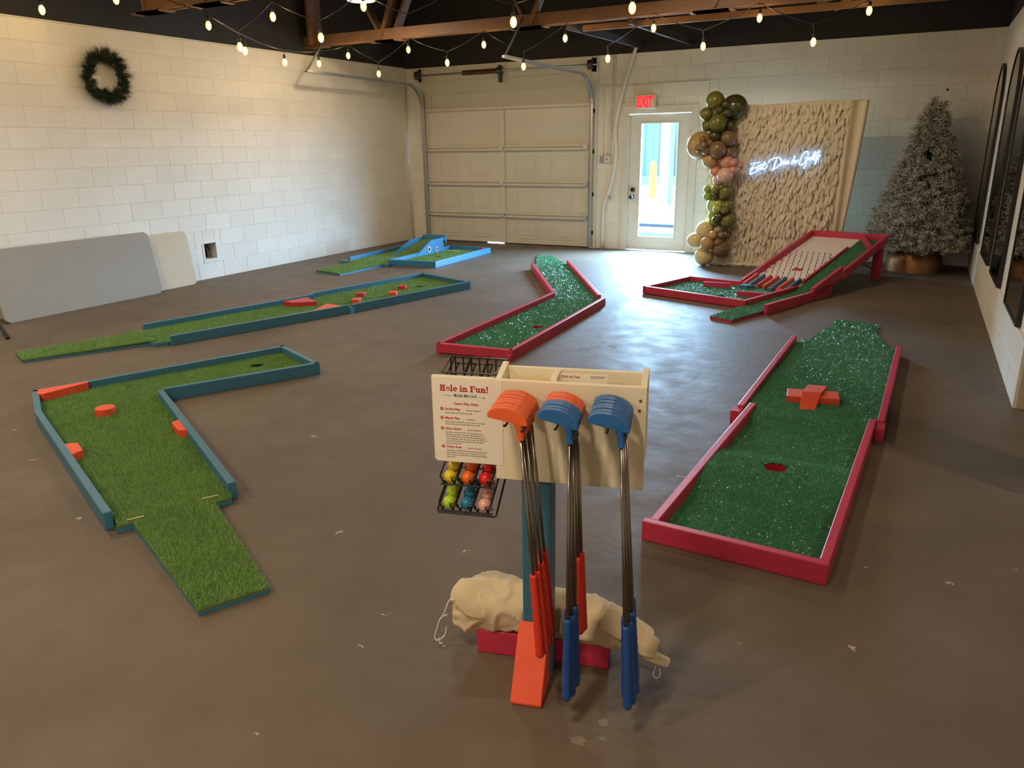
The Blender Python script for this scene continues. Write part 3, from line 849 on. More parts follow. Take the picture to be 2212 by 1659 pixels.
tag(sg, 'small metal fitting on the bent white downpipe', 'fitting')

# exit sign
ex = thing('exit_sign', 'lit exit sign with red letters above the glass door', 'sign', (-3.76, YB - 0.03, 2.1))
put('housing', MB().box(-3.915, -3.605, YB - 0.085, YB - 0.026, 2.095, 2.305), mat('sign_cream', (0.72, 0.66, 0.52), 0.4), ex, bevel=0.018, seg=3)
tm = text_mesh('EXIT', 0.205, EXIT_GLOW, 'CENTER', offset=0.009, extrude=0.004, space=0.95)
M = Matrix.Translation((-3.765, YB - 0.087, 2.128)) @ Matrix.Rotation(math.pi / 2, 4, 'X') @ Matrix.Diagonal((0.60, 1.0, 1, 1))
put('exit_letters', join_meshes('exit_letters', [(tm, M)], None), EXIT_GLOW, ex, kind=None)
# dark hole in the block above the tree
tag(put('wall_hole', MB().tube([(0.164, YB - 0.001, 2.198), (0.164, YB + 0.0, 2.198)], 0.016, 14), BLACK), 'small round dark hole in the block wall above the tree', 'hole')

# ------------------------------------------------------------------ mini golf holes
RH = 0.089      # board height
RW = 0.038
def rail(parent, P, Q, side, material, z0=0.0, z1=RH, w=RW, name='side_board', zq=None):
    """board along P->Q (outer top edge), thickness w towards side (+1 = left of travel)"""
    P, Q = Vector((P[0], P[1])), Vector((Q[0], Q[1]))
    d = (Q - P).normalized()
    n = Vector((-d.y, d.x)) * side * w
    a, b, c, e = P, Q, Q + n, P + n
    zb = z1 if zq is None else zq
    if side < 0:
        poly = [(a, z1), (e, z1), (c, zb), (b, zb)]
    else:
        poly = [(a, z1), (b, zb), (c, zb), (e, z1)]
    m = MB().hexa([(p.x, p.y, z0) for p, _ in poly], [(p.x, p.y, z) for p, z in poly])
    return put(name, m, material, parent, bevel=0.004, seg=2)

def turf(parent, poly, z, bed, blade, density, h, w, hole=None, lean=0.7, cup=None, thick=0.008, pile=True, name='turf'):
    """turf sheet with an optional round hole, pile on top and a cup below"""
    bm = bmesh.new()
    loops = [[(p[0], p[1]) for p in poly]]
    if hole is not None:
        loops.append([(hole[0] + hole[2] * math.cos(2 * math.pi * k / 24), hole[1] + hole[2] * math.sin(2 * math.pi * k / 24)) for k in range(24)])
    edges = []
    for lp in loops:
        vs = [bm.verts.new((x, y, z)) for x, y in lp]
        edges += [bm.edges.new((vs[i], vs[(i + 1) % len(vs)])) for i in range(len(vs))]
    bmesh.ops.triangle_fill(bm, use_beauty=True, use_dissolve=False, edges=edges)
    for f_ in bm.faces:
        if f_.normal.z < 0: f_.normal_flip()
    me = bpy.data.meshes.new(name)
    top = [(tuple(v.co)) for v in bm.verts]
    bm.verts.index_update()
    fs = [tuple(v.index for v in f_.verts) for f_ in bm.faces]
    bm.free()
    m = MB().add(top, fs)
    n = len(poly)
    m.add([(p[0], p[1], z) for p in poly] + [(p[0], p[1], z - thick) for p in poly],
          [(i, (i + 1) % n, n + (i + 1) % n, n + i) for i in range(n)])
    t = put(name, m, bed, parent)
    if pile:
        V, F = blades(poly, z, density, h, w, lean, hole)
        put_mesh('turf_pile', raw_mesh('turf_pile', V, F, blade), t, 'stuff')
    if hole is not None and cup is not None:
        c = MB().lathe([(hole[2] + 0.001, z - 0.001), (hole[2] + 0.001, 0.006), (0.0005, 0.006)], 24, (hole[0], hole[1], 0))
        put('cup', c, cup, parent)
    return t

def skirt(parent, poly, z, material, name='base_edge'):
    """thin plywood edge under the turf"""
    n = len(poly)
    m = MB()
    for i in range(n):
        P, Q = Vector((*poly[i], 0)), Vector((*poly[(i + 1) % n], 0))
        m.add([(P.x, P.y, 0.001), (Q.x, Q.y, 0.001), (Q.x, Q.y, z), (P.x, P.y, z)], [(0, 1, 2, 3)])
    return put(name, m, material, parent)

def peg_block(parent, poly, z0, z1, material, name='obstacle_block'):
    return put(name, MB().prism(poly, z0, z1), material, parent, bevel=0.003, seg=2)

TZ = 0.034
NEAR_D, FAR_D = 52000, 16000
# --- hole A: L-shaped, blue-green rails (nearest on the left)
A = thing('golf_hole', 'L-shaped teal mini golf hole with orange obstacles and turf ramp', 'golf hole', (-3.6, 2.9, 0), group='mini golf holes')
a_L0, a_L1, a_C = (-3.012, 1.832), (-4.665, 2.540), (-5.11, 2.795)
a_F, a_E = (-4.42, 4.43), (-3.79, 4.14)
a_I, a_R0 = (-4.315, 3.195), (-2.735, 2.335)
rail(A, a_L0, a_L1, -1, TEAL); rail(A, a_L1, a_C, -1, TEAL)
rail(A, a_C, a_F, -1, TEAL); rail(A, a_F, a_E, -1, TEAL)
rail(A, a_E, a_I, -1, TEAL); rail(A, a_I, a_R0, -1, TEAL)
polyA = [(-2.975, 1.862), a_L1, a_C, a_F, (-3.83, 4.16), (-4.355, 3.215), (-2.772, 2.330)]
lipA = [(-2.945, 1.838), (-2.975, 1.862), (-2.772, 2.330), (-2.712, 2.288)]
polyA = [(-2.945, 1.838), (-2.985, 1.870), a_L1, a_C, a_F, (-3.815, 4.14), (-4.32, 3.215), (-2.765, 2.318), (-2.708, 2.275)]
holeA = (-4.31, 4.02, 0.054)
skirt(A, polyA, TZ - 0.008, TEAL)
turf(A, polyA, TZ, TURF_BED, TURF_BLADE, NEAR_D, 0.016, 0.0024, holeA, cup=CUP_DARK)
# ramp: starts behind the lip and comes down to the floor
r0, r1, r2, r3 = (-2.905, 1.895), (-2.745, 2.205), (-1.993, 1.792), (-2.115, 1.562)
def ramp(parent, a, b, c, d, zt, ze, mat_edge, bed, blade, dens, h, w):
    """a,b at the platform (height zt), c,d at the far end (height ze)"""
    put('ramp_board', MB().hexa([(a[0], a[1], 0.001), (d[0], d[1], 0.001), (c[0], c[1], 0.001), (b[0], b[1], 0.001)],
                                [(a[0], a[1], zt - 0.012), (d[0], d[1], ze), (c[0], c[1], ze), (b[0], b[1], zt - 0.012)]), mat_edge, parent)
    A_, B_, C_, D_ = (Vector(q) for q in (a, b, c, d))
    ax = ((C_ + D_) / 2 - (A_ + B_) / 2); ln = ax.length; ax.normalize(); o0 = (A_ + B_) / 2
    zf = lambda X, Y: zt + 0.004 + ((X - o0.x) * ax.x + (Y - o0.y) * ax.y) / ln * (ze + 0.010 - zt - 0.004)
    q = [a, d, c, b]
    t = put('ramp_turf', MB().hexa([(x, y, float(zf(x, y)) - 0.010) for x, y in q], [(x, y, float(zf(x, y))) for x, y in q]), bed, parent)
    V, F = blades(q, zf, dens, h, w, 0.7)
    put_mesh('turf_pile', raw_mesh('turf_pile', V, F, blade), t, 'stuff')
ramp(A, r0, r1, r2, r3, TZ, 0.016, TEAL, TURF_BED, TURF_BLADE, 60000, 0.018, 0.0024)
for (x0, y0), (x1, y1) in (((-2.93, 1.885), (-2.895, 1.945)), ((-2.80, 2.185), (-2.762, 2.245))):
    put('seam_strip', MB().bar((x0, y0, TZ + 0.017), (x1, y1, TZ + 0.017), 0.006, 0.003), mat('seam_tan', (0.62, 0.55, 0.32), 0.7), A)
peg_block(A, [(-5.075, 2.815), (-4.945, 3.085), (-4.92, 3.07), (-4.95, 2.775), (-4.99, 2.755)], TZ, 0.094, ORANGE, 'corner_wedge')
put('round_post', MB().lathe([(0.0005, 0.03), (0.058, 0.03), (0.058, 0.079), (0.055, 0.082), (0.0005, 0.082)], 28, (-4.357, 2.795, 0)), ORANGE, A)
peg_block(A, [(-3.735, 2.785), (-3.735, 2.875), (-3.52, 2.755), (-3.59, 2.71)], TZ, 0.084, ORANGE, 'side_wedge')
peg_block(A, [(-3.99, 2.285), (-3.94, 2.335), (-3.81, 2.28), (-3.80, 2.205)], TZ, 0.084, ORANGE, 'side_wedge')

# --- hole B: long straight teal hole with tee ramp
Bh = thing('golf_hole', 'long straight teal mini golf hole with small red and orange blocks', 'golf hole', (-5.4, 5.8, 0), group='mini golf holes')
b_n0, b_n1 = (-5.55, 4.262), (-4.985, 5.955)
b_n2, b_n3 = (-4.960, 5.985), (-4.545, 7.640)
b_f0, b_f1 = (-6.20, 4.475), (-5.76, 6.28)
b_f2, b_f3 = (-5.83, 6.265), (-5.455, 7.985)
rail(Bh, b_n0, b_n1, 1, TEAL); rail(Bh, b_n2, b_n3, 1, TEAL)
rail(Bh, b_f0, b_f1, -1, TEAL); rail(Bh, b_f2, b_f3, -1, TEAL)
rail(Bh, b_n3, b_f3, 1, TEAL)
polyB = [(-5.61, 4.22), b_n1, b_n2, b_n3, b_f3, b_f2, b_f1, (-6.23, 4.40)]
polyBi = [(-5.60, 4.235), (-5.02, 5.965), (-5.0, 6.0), (-4.585, 7.62), (-5.42, 7.95), (-5.80, 6.27), (-5.72, 6.25), (-6.185, 4.405)]
skirt(Bh, polyBi, TZ - 0.008, TEAL)
turf(Bh, polyBi, TZ, TURF_BED, TURF_BLADE, 26000, 0.015, 0.0032, (-5.085, 7.36, 0.054), cup=CUP_DARK)
put('joint_post', MB().box(-5.03, -4.955, 5.945, 6.0, 0.0, 0.06), TEAL, Bh)
ramp(Bh, (-6.13, 4.38), (-5.70, 4.235), (-6.20, 3.37), (-6.50, 3.49), TZ + 0.006, 0.016, TEAL, TURF_BED, TURF_BLADE, 26000, 0.016, 0.003)
put('tee_cross_piece', MB().prism([(-6.27, 4.335), (-6.225, 4.43), (-5.585, 4.255), (-5.645, 4.165)], 0.001, TZ), TEAL, Bh)
V, F = blades([(-6.27, 4.335), (-6.225, 4.43), (-5.585, 4.255), (-5.645, 4.165)], TZ, 26000, 0.014, 0.003, 0.7)
put_mesh('turf_pile', raw_mesh('turf_pile', V, F, TURF_BLADE), Bh, 'stuff')
peg_block(Bh, [(-5.775, 5.85), (-5.70, 6.13), (-5.44, 5.985), (-5.62, 5.835)], TZ, 0.084, BLOCK_RED, 'corner_wedge')
peg_block(Bh, [(-5.16, 5.60), (-5.26, 5.94), (-5.05, 5.92)], TZ, 0.084, ORANGE, 'corner_wedge')
for (x, y), mt in (((-5.34, 6.60), BLOCK_RED), ((-5.17, 6.30), ORANGE), ((-5.175, 7.15), BLOCK_RED), ((-5.045, 6.79), ORANGE)):
    d = Vector((0.92, 0.39)) * 0.042; e = Vector((-0.39, 0.92)) * 0.05
    c = Vector((x, y))
    peg_block(Bh, [tuple(c - d - e), tuple(c + d - e), tuple(c + d + e), tuple(c - d + e)], TZ, 0.078, mt)

# --- hole C: bent raspberry hole in the middle
Ch = thing('golf_hole', 'bent raspberry red mini golf hole in the middle of the floor', 'golf hole', (-3.2, 7.0, 0), group='mini golf holes')
c_nl, c_nr, c_rf, c_lf = (-3.322, 5.0), (-2.648, 5.05), (-2.745, 7.34), (-3.385, 7.40)
c_l0, c_l1, c_r0, c_r1 = (-3.40, 7.42), (-4.53, 9.22), (-2.84, 7.46), (-4.155, 9.66)
rail(Ch, c_nl, c_nr, 1, RED, 0.012); rail(Ch, c_nr, c_rf, 1, RED)
rail(Ch, c_nl, c_lf, -1, RED); rail(Ch, c_l0, c_l1, -1, RED); rail(Ch, c_r0, c_r1, 1, RED)
put('corner_block', MB().box(-2.71, -2.648, 5.012, 5.075, 0.0, 0.05), RED, Ch)
polyC = [(-3.30, 5.02), (-2.66, 5.065), (-2.765, 7.40), (-3.375, 7.385)]
polyC2 = [(-3.375, 7.385), (-2.765, 7.40), (-2.86, 7.47), (-4.175, 9.66), (-4.50, 9.235)]
skirt(Ch, polyC, TZ - 0.008, RED); skirt(Ch, polyC2, TZ - 0.008, RED)
turf(Ch, polyC, TZ, TURF_BED2, TURF_BLADE2, 48000, 0.008, 0.0036, (-2.905, 6.05, 0.056), lean=1.0, cup=CUP_RED)
turf(Ch, polyC2, TZ, TURF_BED2, TURF_BLADE2, 24000, 0.009, 0.0042, lean=1.2)
put('tee_board', MB().hexa([(-4.50, 9.30, 0.001), (-4.20, 9.66, 0.001), (-4.83, 10.50, 0.001), (-5.02, 10.43, 0.001)],
    [(-4.50, 9.30, 0.03), (-4.20, 9.66, 0.03), (-4.83, 10.50, 0.012), (-5.02, 10.43, 0.012)]), TURF_BED2, Ch)
V, F = blades([(-4.50, 9.30), (-4.20, 9.66), (-4.60, 10.2), (-4.83, 10.50), (-5.02, 10.43)], lambda X, Y: 0.033 - (Y - 9.4) * 0.017, 24000, 0.009, 0.0045, 1.2)
put_mesh('turf_pile', raw_mesh('turf_pile', V, F, TURF_BLADE2), Ch, 'stuff')

# --- hole D: sky blue hole with the raised ramp box, by the garage door
Dh = thing('golf_hole', 'sky blue mini golf hole with raised jump ramp by the garage door', 'golf hole', (-6.5, 9.5, 0), group='mini golf holes')
d_l0, d_l1, d_b1, d_r0, d_f0 = (-7.285, 8.76), (-7.34, 10.46), (-5.845, 10.47), (-5.815, 8.835), (-6.535, 8.76)
rail(Dh, d_l0, d_l1, -1, BLUE); rail(Dh, d_l1, d_b1, -1, BLUE); rail(Dh, d_b1, d_r0, -1, BLUE)
rail(Dh, d_r0, d_f0, -1, BLUE); rail(Dh, d_f0, (-6.555, 10.42), 1, BLUE)
polyD = [(-7.26, 8.70), (-6.55, 8.66), (-6.555, 10.42), (-7.32, 10.42)]
polyD2 = [(-6.53, 8.79), (-5.83, 8.85), (-5.86, 10.44), (-6.55, 10.44)]
skirt(Dh, polyD, TZ - 0.008, BLUE)
turf(Dh, polyD, TZ, TURF_BED, TURF_BLADE, 12000, 0.014, 0.004)
turf(Dh, polyD2, TZ, TURF_BED, TURF_BLADE, 12000, 0.014, 0.004, (-6.265, 9.60, 0.054), cup=CUP_DARK)
ramp(Dh, (-7.09, 8.72), (-6.585, 8.66), (-6.645, 7.80), (-7.145, 7.91), TZ + 0.004, 0.018, BLUE, TURF_BED, TURF_BLADE, 14000, 0.014, 0.004)
put('foot_block', MB().box(-7.42, -7.2, 8.72, 8.82, 0.001, 0.03), BLUE, Dh)
put('foot_block', MB().box(-6.70, -6.50, 8.66, 8.74, 0.001, 0.035), BLUE, Dh)
bx = put('ramp_box_deck', MB().hexa([(-6.93, 9.40, 0.035), (-6.56, 9.40, 0.035), (-6.56, 10.24, 0.035), (-6.93, 10.24, 0.035)],
    [(-6.93, 9.40, 0.046), (-6.56, 9.40, 0.046), (-6.56, 10.24, 0.215), (-6.93, 10.24, 0.215)]), TURF_BED, Dh)
V, F = blades([(-6.92, 9.40), (-6.57, 9.40), (-6.57, 10.2), (-6.92, 10.2)], lambda X, Y: 0.046 + (Y - 9.40) / 0.84 * 0.169, 14000, 0.012, 0.004, 0.7)
put_mesh('turf_pile', raw_mesh('turf_pile', V, F, TURF_BLADE), bx, 'stuff')
def side_plate(parent, x0, x1, prof, material, name):
    n = len(prof)
    vs = [(x0, y, z) for y, z in prof] + [(x1, y, z) for y, z in prof]
    fs = [tuple(range(n)), tuple(range(2 * n - 1, n - 1, -1))] + [(i, n + i, n + (i + 1) % n, (i + 1) % n) for i in range(n)]
    return put(name, MB().add(vs, fs), material, parent)
prof = [(9.38, 0.036), (9.86, 0.228), (10.22, 0.238), (10.27, 0.23), (10.22, 0.17), (10.20, 0.036)]
side_plate(Dh, -6.96, -6.93, prof, BLUE, 'ramp_side')
rs_ = side_plate(Dh, -6.56, -6.53, [(9.38, 0.036), (9.83, 0.240), (10.18, 0.248), (10.22, 0.225), (10.17, 0.19), (10.15, 0.036)], BLUE, 'ramp_side')
put('ramp_end_board', MB().box(-6.96, -6.53, 10.235, 10.27, 0.16, 0.272), BLUE, Dh)
put('chute_ring', MB().lathe([(0.030, 0), (0.030, 0.008), (0.046, 0.008), (0.046, 0)], 20).xf(Matrix.Translation((-6.53, 9.76, 0.112)) @ Matrix.Rotation(math.pi / 2, 4, 'Y')), TRIM_WHITE, rs_)
put('chute_hole', MB().tube([(-6.531, 9.76, 0.112), (-6.527, 9.76, 0.112)], 0.030, 20), BLACK, rs_)
put('chute_ring', MB().lathe([(0.026, 0), (0.026, 0.008), (0.042, 0.008), (0.042, 0)], 20).xf(Matrix.Translation((-6.53, 9.97, 0.088)) @ Matrix.Rotation(math.pi / 2, 4, 'Y')), mat('ring_pink', (0.62, 0.36, 0.36), 0.5), rs_)
put('seam_strip', MB().bar((-6.50, 10.12, TZ + 0.02), (-6.22, 10.12, TZ + 0.02), 0.02, 0.004), TRIM_WHITE, Dh)
put('corner_wedge', MB().prism([(-6.02, 10.43), (-5.86, 10.43), (-5.86, 10.28)], TZ, 0.085), BLOCK_RED, Dh)

# --- hole E: wavy raspberry hole on the right
Eh = thing('golf_hole', 'straight raspberry red mini golf hole with wavy turf and jump ramp', 'golf hole', (-0.45, 4.6, 0), group='mini golf holes')
rail(Eh, (-0.862, 2.80), (-0.122, 2.762), 1, RED, name='end_board')
rail(Eh, (-0.838, 2.835), (-0.752, 4.56), -1, RED); rail(Eh, (-0.1205, 2.799), (-0.048, 4.555), 1, RED)
rail(Eh, (-0.812, 4.48), (-0.772, 6.43), -1, RED); rail(Eh, (-0.006, 4.55), (0.038, 6.42), 1, RED)
put('joint_block', MB().box(-0.835, -0.775, 4.40, 4.49, 0.0, 0.075), RED, Eh)
put('joint_block', MB().box(-0.05, 0.0, 4.44, 4.56, 0.0, 0.075), RED, Eh)
def sst(t): return t * t * (3 - 2 * t)
def zE(Y):
    Y = np.asarray(Y, float)
    xs = [2.7, 3.22, 3.52, 3.68, 3.92, 4.28, 4.50, 4.62, 6.3, 6.5]
    zs = [0.024, 0.024, 0.084, 0.082, 0.030, 0.024, 0.064, 0.064, 0.042, 0.036]
    i = np.clip(np.searchsorted(xs, Y) - 1, 0, len(xs) - 2)
    xa = np.array(xs)[i]; xb = np.array(xs)[i + 1]; za = np.array(zs)[i]; zb = np.array(zs)[i + 1]
    t = np.clip((Y - xa) / (xb - xa), 0, 1)
    return za + (zb - za) * sst(t)
def xE(Y):
    Y = np.asarray(Y, float)
    l = np.where(Y < 4.52, -0.83 + (Y - 2.8) * 0.0488 + 0.012, -0.806 + (Y - 4.5) * 0.0205 + 0.012)
    r = np.where(Y < 4.52, -0.122 + (Y - 2.76) * 0.0413 - 0.012, -0.006 + (Y - 4.55) * 0.0235 - 0.012)
    return l, r
hE = (-0.452, 3.625, 0.054)
ny, nx = 190, 40
ys = np.linspace(2.80, 6.45, ny)
V, Fq = [], []
for y in ys:
    l, r = xE(y)
    for i in range(nx):
        x = l + (r - l) * i / (nx - 1)
        V.append([float(x), float(y)])
V = np.array(V)
dd = np.hypot(V[:, 0] - hE[0], V[:, 1] - hE[1])
near = (abs(dd - hE[2]) < 0.0105)
V[near] = np.array(hE[:2]) + (V[near] - np.array(hE[:2])) / dd[near][:, None] * hE[2]
VZ = np.concatenate([V, zE(V[:, 1])[:, None]], 1)
dd = np.hypot(V[:, 0] - hE[0], V[:, 1] - hE[1])
for j in range(ny - 1):
    for i in range(nx - 1):
        q = (j * nx + i, j * nx + i + 1, (j + 1) * nx + i + 1, (j + 1) * nx + i)
        if sum(dd[k] < hE[2] + 1e-4 for k in q) < 3: Fq.append(q)
tE = link('turf', raw_mesh('turf', VZ, Fq, TURF_BED2, True), Eh); tE.location = -Eh.location
bl = []
V, F = blades([(-0.84, 2.80), (-0.12, 2.80), (0.03, 6.45), (-0.80, 6.45)], lambda X, Y: zE(Y), 95000, 0.0065, 0.0026, 1.0, (hE[0], hE[1], hE[2]))
l, r = xE(V.reshape(-1, 3, 3)[:, 0, 1])
k = (V.reshape(-1, 3, 3)[:, 0, 0] > l) & (V.reshape(-1, 3, 3)[:, 0, 0] < r)
V = V.reshape(-1, 3, 3)[k].reshape(-1, 3); F = np.arange(len(V)).reshape(-1, 3)
put_mesh('turf_pile', raw_mesh('turf_pile', V, F, TURF_BLADE2), tE, 'stuff')
put('cup', MB().lathe([(hE[2] + 0.002, 0.079), (hE[2] + 0.002, 0.02), (0.0005, 0.02)], 28, (hE[0], hE[1], 0)), CUP_RED, Eh)
# tongue mat on the floor at the far end
tong = [(-0.735, 6.42), (-0.012, 6.46), (-0.075, 6.60), (-0.165, 7.13), (-0.16, 7.45), (-0.235, 7.50), (-0.33, 7.53), (-0.44, 7.55), (-0.525, 7.55), (-0.555, 7.25), (-0.65, 6.60), (-0.735, 6.50)]
put('tee_mat', MB().prism(tong, 0.001, [0.036, 0.036, 0.03, 0.010, 0.008, 0.008, 0.008, 0.008, 0.008, 0.010, 0.03, 0.036][::1]), TURF_BED2, Eh)
V, F = blades(tong, lambda X, Y: np.interp(Y, [6.4, 6.6, 7.2, 7.6], [0.037, 0.031, 0.010, 0.009]), 42000, 0.010, 0.0038, 1.2)
put_mesh('turf_pile', raw_mesh('turf_pile', V, F, TURF_BLADE2), Eh, 'stuff')
put('seam_strip', MB().bar((-0.735, 6.40, 0.05), (-0.665, 6.405, 0.05), 0.01, 0.003), TRIM_WHITE, Eh)
ze = 0.062
put('obstacle_block', MB().prism([(-0.565, 4.735), (-0.265, 4.80), (-0.29, 4.955), (-0.585, 4.895)], ze, ze + 0.042), ORANGE, Eh, bevel=0.003)
put('jump_ramp', MB().add([(-0.472, 4.62, ze), (-0.388, 4.635, ze), (-0.36, 5.03, ze), (-0.475, 5.01, ze), (-0.488, 4.80, ze + 0.062), (-0.375, 4.825, ze + 0.062), (-0.36, 5.03, ze + 0.048), (-0.475, 5.01, ze + 0.048)],
    [(3, 2, 1, 0), (0, 1, 5, 4), (4, 5, 6, 7), (1, 2, 6, 5), (2, 3, 7, 6), (3, 0, 4, 7)]), ORANGE, Eh, bevel=0.002, seg=1)

# --- hole F: plinko board
Fh = thing('golf_hole', 'raspberry red mini golf hole with sloping white peg board', 'golf hole', (-1.3, 9.0, 0), group='mini golf holes')
FO, FU, FV = Vector((-2.602, 8.127)), Vector((0.949, -0.317)), Vector((0.317, 0.949))
def fp(u, v): q = FO + FU * u + FV * v; return (q.x, q.y)
def f3(u, v, z): q = fp(u, v); return (q[0], q[1], z)
SL = 0.248
def zs(v): return 0.036 + SL * (v - 1.05)
rail(Fh, fp(0, 0), fp(1.24, 0), 1, RED, 0.012); rail(Fh, fp(0, 0), fp(0, 0.93), -1, RED)
rail(Fh, fp(0, 0.93), fp(0.66, 0.99), -1, RED)
put('lane_divider', MB().hexa([f3(1.225, -0.0, 0), f3(1.262, 0, 0), f3(1.262, 1.15, 0.0), f3(1.225, 1.15, 0.0)],
    [f3(1.225, 0.0, RH), f3(1.262, 0, RH), f3(1.262, 1.15, 0.085), f3(1.225, 1.15, 0.085)]), RED, Fh, bevel=0.003)
put('side_board', MB().hexa([f3(1.525, -0.11, 0), f3(1.562, -0.11, 0), f3(1.562, 0.95, 0), f3(1.525, 0.95, 0)],
    [f3(1.525, -0.11, 0.105), f3(1.562, -0.11, 0.105), f3(1.562, 0.95, 0.092), f3(1.525, 0.95, 0.092)]), RED, Fh, bevel=0.003)
polyF = [fp(0.02, 0.02), fp(1.24, 0.02), fp(1.24, 1.06), fp(0.66, 1.06), fp(0.62, 0.97), fp(0.02, 0.92)]
skirt(Fh, polyF, TZ - 0.008, RED)
turf(Fh, polyF, TZ, TURF_BED2, TURF_BLADE2, 24000, 0.009, 0.0045, (*fp(0.80, 0.30), 0.054), lean=1.2, cup=CUP_DARK)
polyF2 = [fp(1.245, -0.10), fp(1.54, -0.10), fp(1.54, 1.06), fp(1.245, 1.06)]
turf(Fh, polyF2, TZ, TURF_BED2, TURF_BLADE2, 24000, 0.009, 0.0045, lean=1.2)
ramp(Fh, fp(1.245, -0.08), fp(1.52, -0.08), fp(1.485, -0.625), fp(1.243, -0.61), TZ + 0.002, 0.022, RED, TURF_BED2, TURF_BLADE2, 26000, 0.009, 0.0045)
# sloping deck: white board, green lane, frame
def slope_box(u0, u1, v0, v1, lo, hi, material, name, bevel=0.003, parent=Fh, lo1=None, hi1=None):
    lo1 = lo if lo1 is None else lo1; hi1 = hi if hi1 is None else hi1
    return put(name, MB().hexa([f3(u0, v0, zs(v0) + lo), f3(u1, v0, zs(v0) + lo), f3(u1, v1, zs(v1) + lo1), f3(u0, v1, zs(v1) + lo1)],
        [f3(u0, v0, zs(v0) + hi), f3(u1, v0, zs(v0) + hi), f3(u1, v1, zs(v1) + hi1), f3(u0, v1, zs(v1) + hi1)]), material, parent, bevel=bevel)
slope_box(0.65, 1.25, 1.05, 2.70, -0.012, 0.0, BOARD_WHITE, 'peg_board', 0)
lane = slope_box(1.26, 1.53, 1.05, 2.70, -0.012, 0.004, TURF_BED2, 'lane_turf', 0)
V, F = blades([fp(1.265, 1.05), fp(1.525, 1.05), fp(1.525, 2.69), fp(1.265, 2.69)], lambda X, Y: zs((X - FO.x) * FV.x + (Y - FO.y) * FV.y) + 0.004, 22000, 0.009, 0.0045, 1.2)
put_mesh('turf_pile', raw_mesh('turf_pile', V, F, TURF_BLADE2), lane, 'stuff')
slope_box(0.612, 0.65, 1.03, 2.735, -0.02, 0.068, RED, 'side_board')
slope_box(0.612, 1.565, 2.70, 2.738, -0.025, 0.068, RED, 'back_board')
slope_box(1.53, 1.568, 1.57, 2.735, -0.03, 0.066, RED, 'side_board')
slope_box(1.53, 1.568, 0.87, 1.535, 0.012, 0.142, RED, 'side_board', hi1=0.128, lo1=0.0)
put('support_foot', MB().hexa([f3(1.53, 0.89, 0), f3(1.568, 0.89, 0), f3(1.568, 1.30, 0), f3(1.53, 1.30, 0)],
    [f3(1.53, 0.89, 0.10), f3(1.568, 0.89, 0.10), f3(1.568, 1.30, 0.13), f3(1.53, 1.30, 0.13)]), RED, Fh)
slope_box(1.238, 1.262, 1.27, 2.36, 0.0, 0.034, RED, 'lane_rail')
bz = zs(2.55)
put('corner_bumper', MB().bar(f3(1.285, 2.68, zs(2.68) + 0.04), f3(1.53, 2.32, zs(2.32) + 0.04), 0.038, 0.06), RED, Fh, bevel=0.003)
for u in (0.66, 1.53):
    put('leg', MB().box(-0.045, 0.045, -0.045, 0.045, 0, zs(2.62) - 0.02).xf(Matrix.Translation(f3(u - 0.02, 2.63, 0)) @ Matrix.Rotation(math.atan2(FU.y, FU.x), 4, 'Z')), RED, Fh, bevel=0.004)
slope_box(1.44, 1.52, 2.30, 2.34, -0.09, -0.01, RED, 'cross_brace')
put('brace_rod', MB().tube([f3(1.5, 2.62, 0.10), f3(1.5, 2.1, zs(2.1) - 0.02)], 0.006, 6), BLACK, Fh)
# pegs
ang = math.atan(SL)
up = Vector((-math.sin(ang) * FV.x, -math.sin(ang) * FV.y, math.cos(ang)))
pm = {}
for nm, mt in (('r', PEG_RED), ('b', PEG_BLUE)):
    pm[nm] = MB().tube([(0, 0, 0), (0, 0, 0.034)], 0.0045, 8).mesh('peg', mt)
rot = up.to_track_quat('Z', 'Y').to_euler()
rr = random.Random(3)
for r in range(10):
    v = 1.27 + r * 0.094
    n = 8
    for c in range(n):
        u = 0.705 + c * 0.070 + (0.035 if r % 2 else 0)
        if u > 1.225: continue
        o = link('peg', pm['r' if rr.random() < 0.5 else 'b'], Fh)
        o.location = Vector(f3(u, v, zs(v))) - Fh.location
        o.rotation_euler = rot
for i in range(6):
    v = 1.32 + i * 0.13
    for u0, du in ((0.65, 0.028), (1.238, -0.028)):
        put('bumper', MB().prism([fp(u0, v), fp(u0 + du, v + 0.02), fp(u0, v + 0.04)], [zs(v)] * 3, [zs(v) + 0.035] * 3), RED, Fh)
# small red lettering fixed on the peg board, its word not legible
put('board_emblem', MB().bar(f3(0.955, 1.62, zs(1.62) + 0.008), f3(1.05, 1.63, zs(1.63) + 0.008), 0.006, 0.012).bar(f3(0.965, 1.58, zs(1.58) + 0.008), f3(0.97, 1.67, zs(1.67) + 0.008), 0.01, 0.012).bar(f3(1.0, 1.60, zs(1.6) + 0.008), f3(1.01, 1.65, zs(1.65) + 0.008), 0.012, 0.012).bar(f3(1.035, 1.59, zs(1.59) + 0.008), f3(1.045, 1.66, zs(1.66) + 0.008), 0.01, 0.012), BLOCK_RED, Fh)
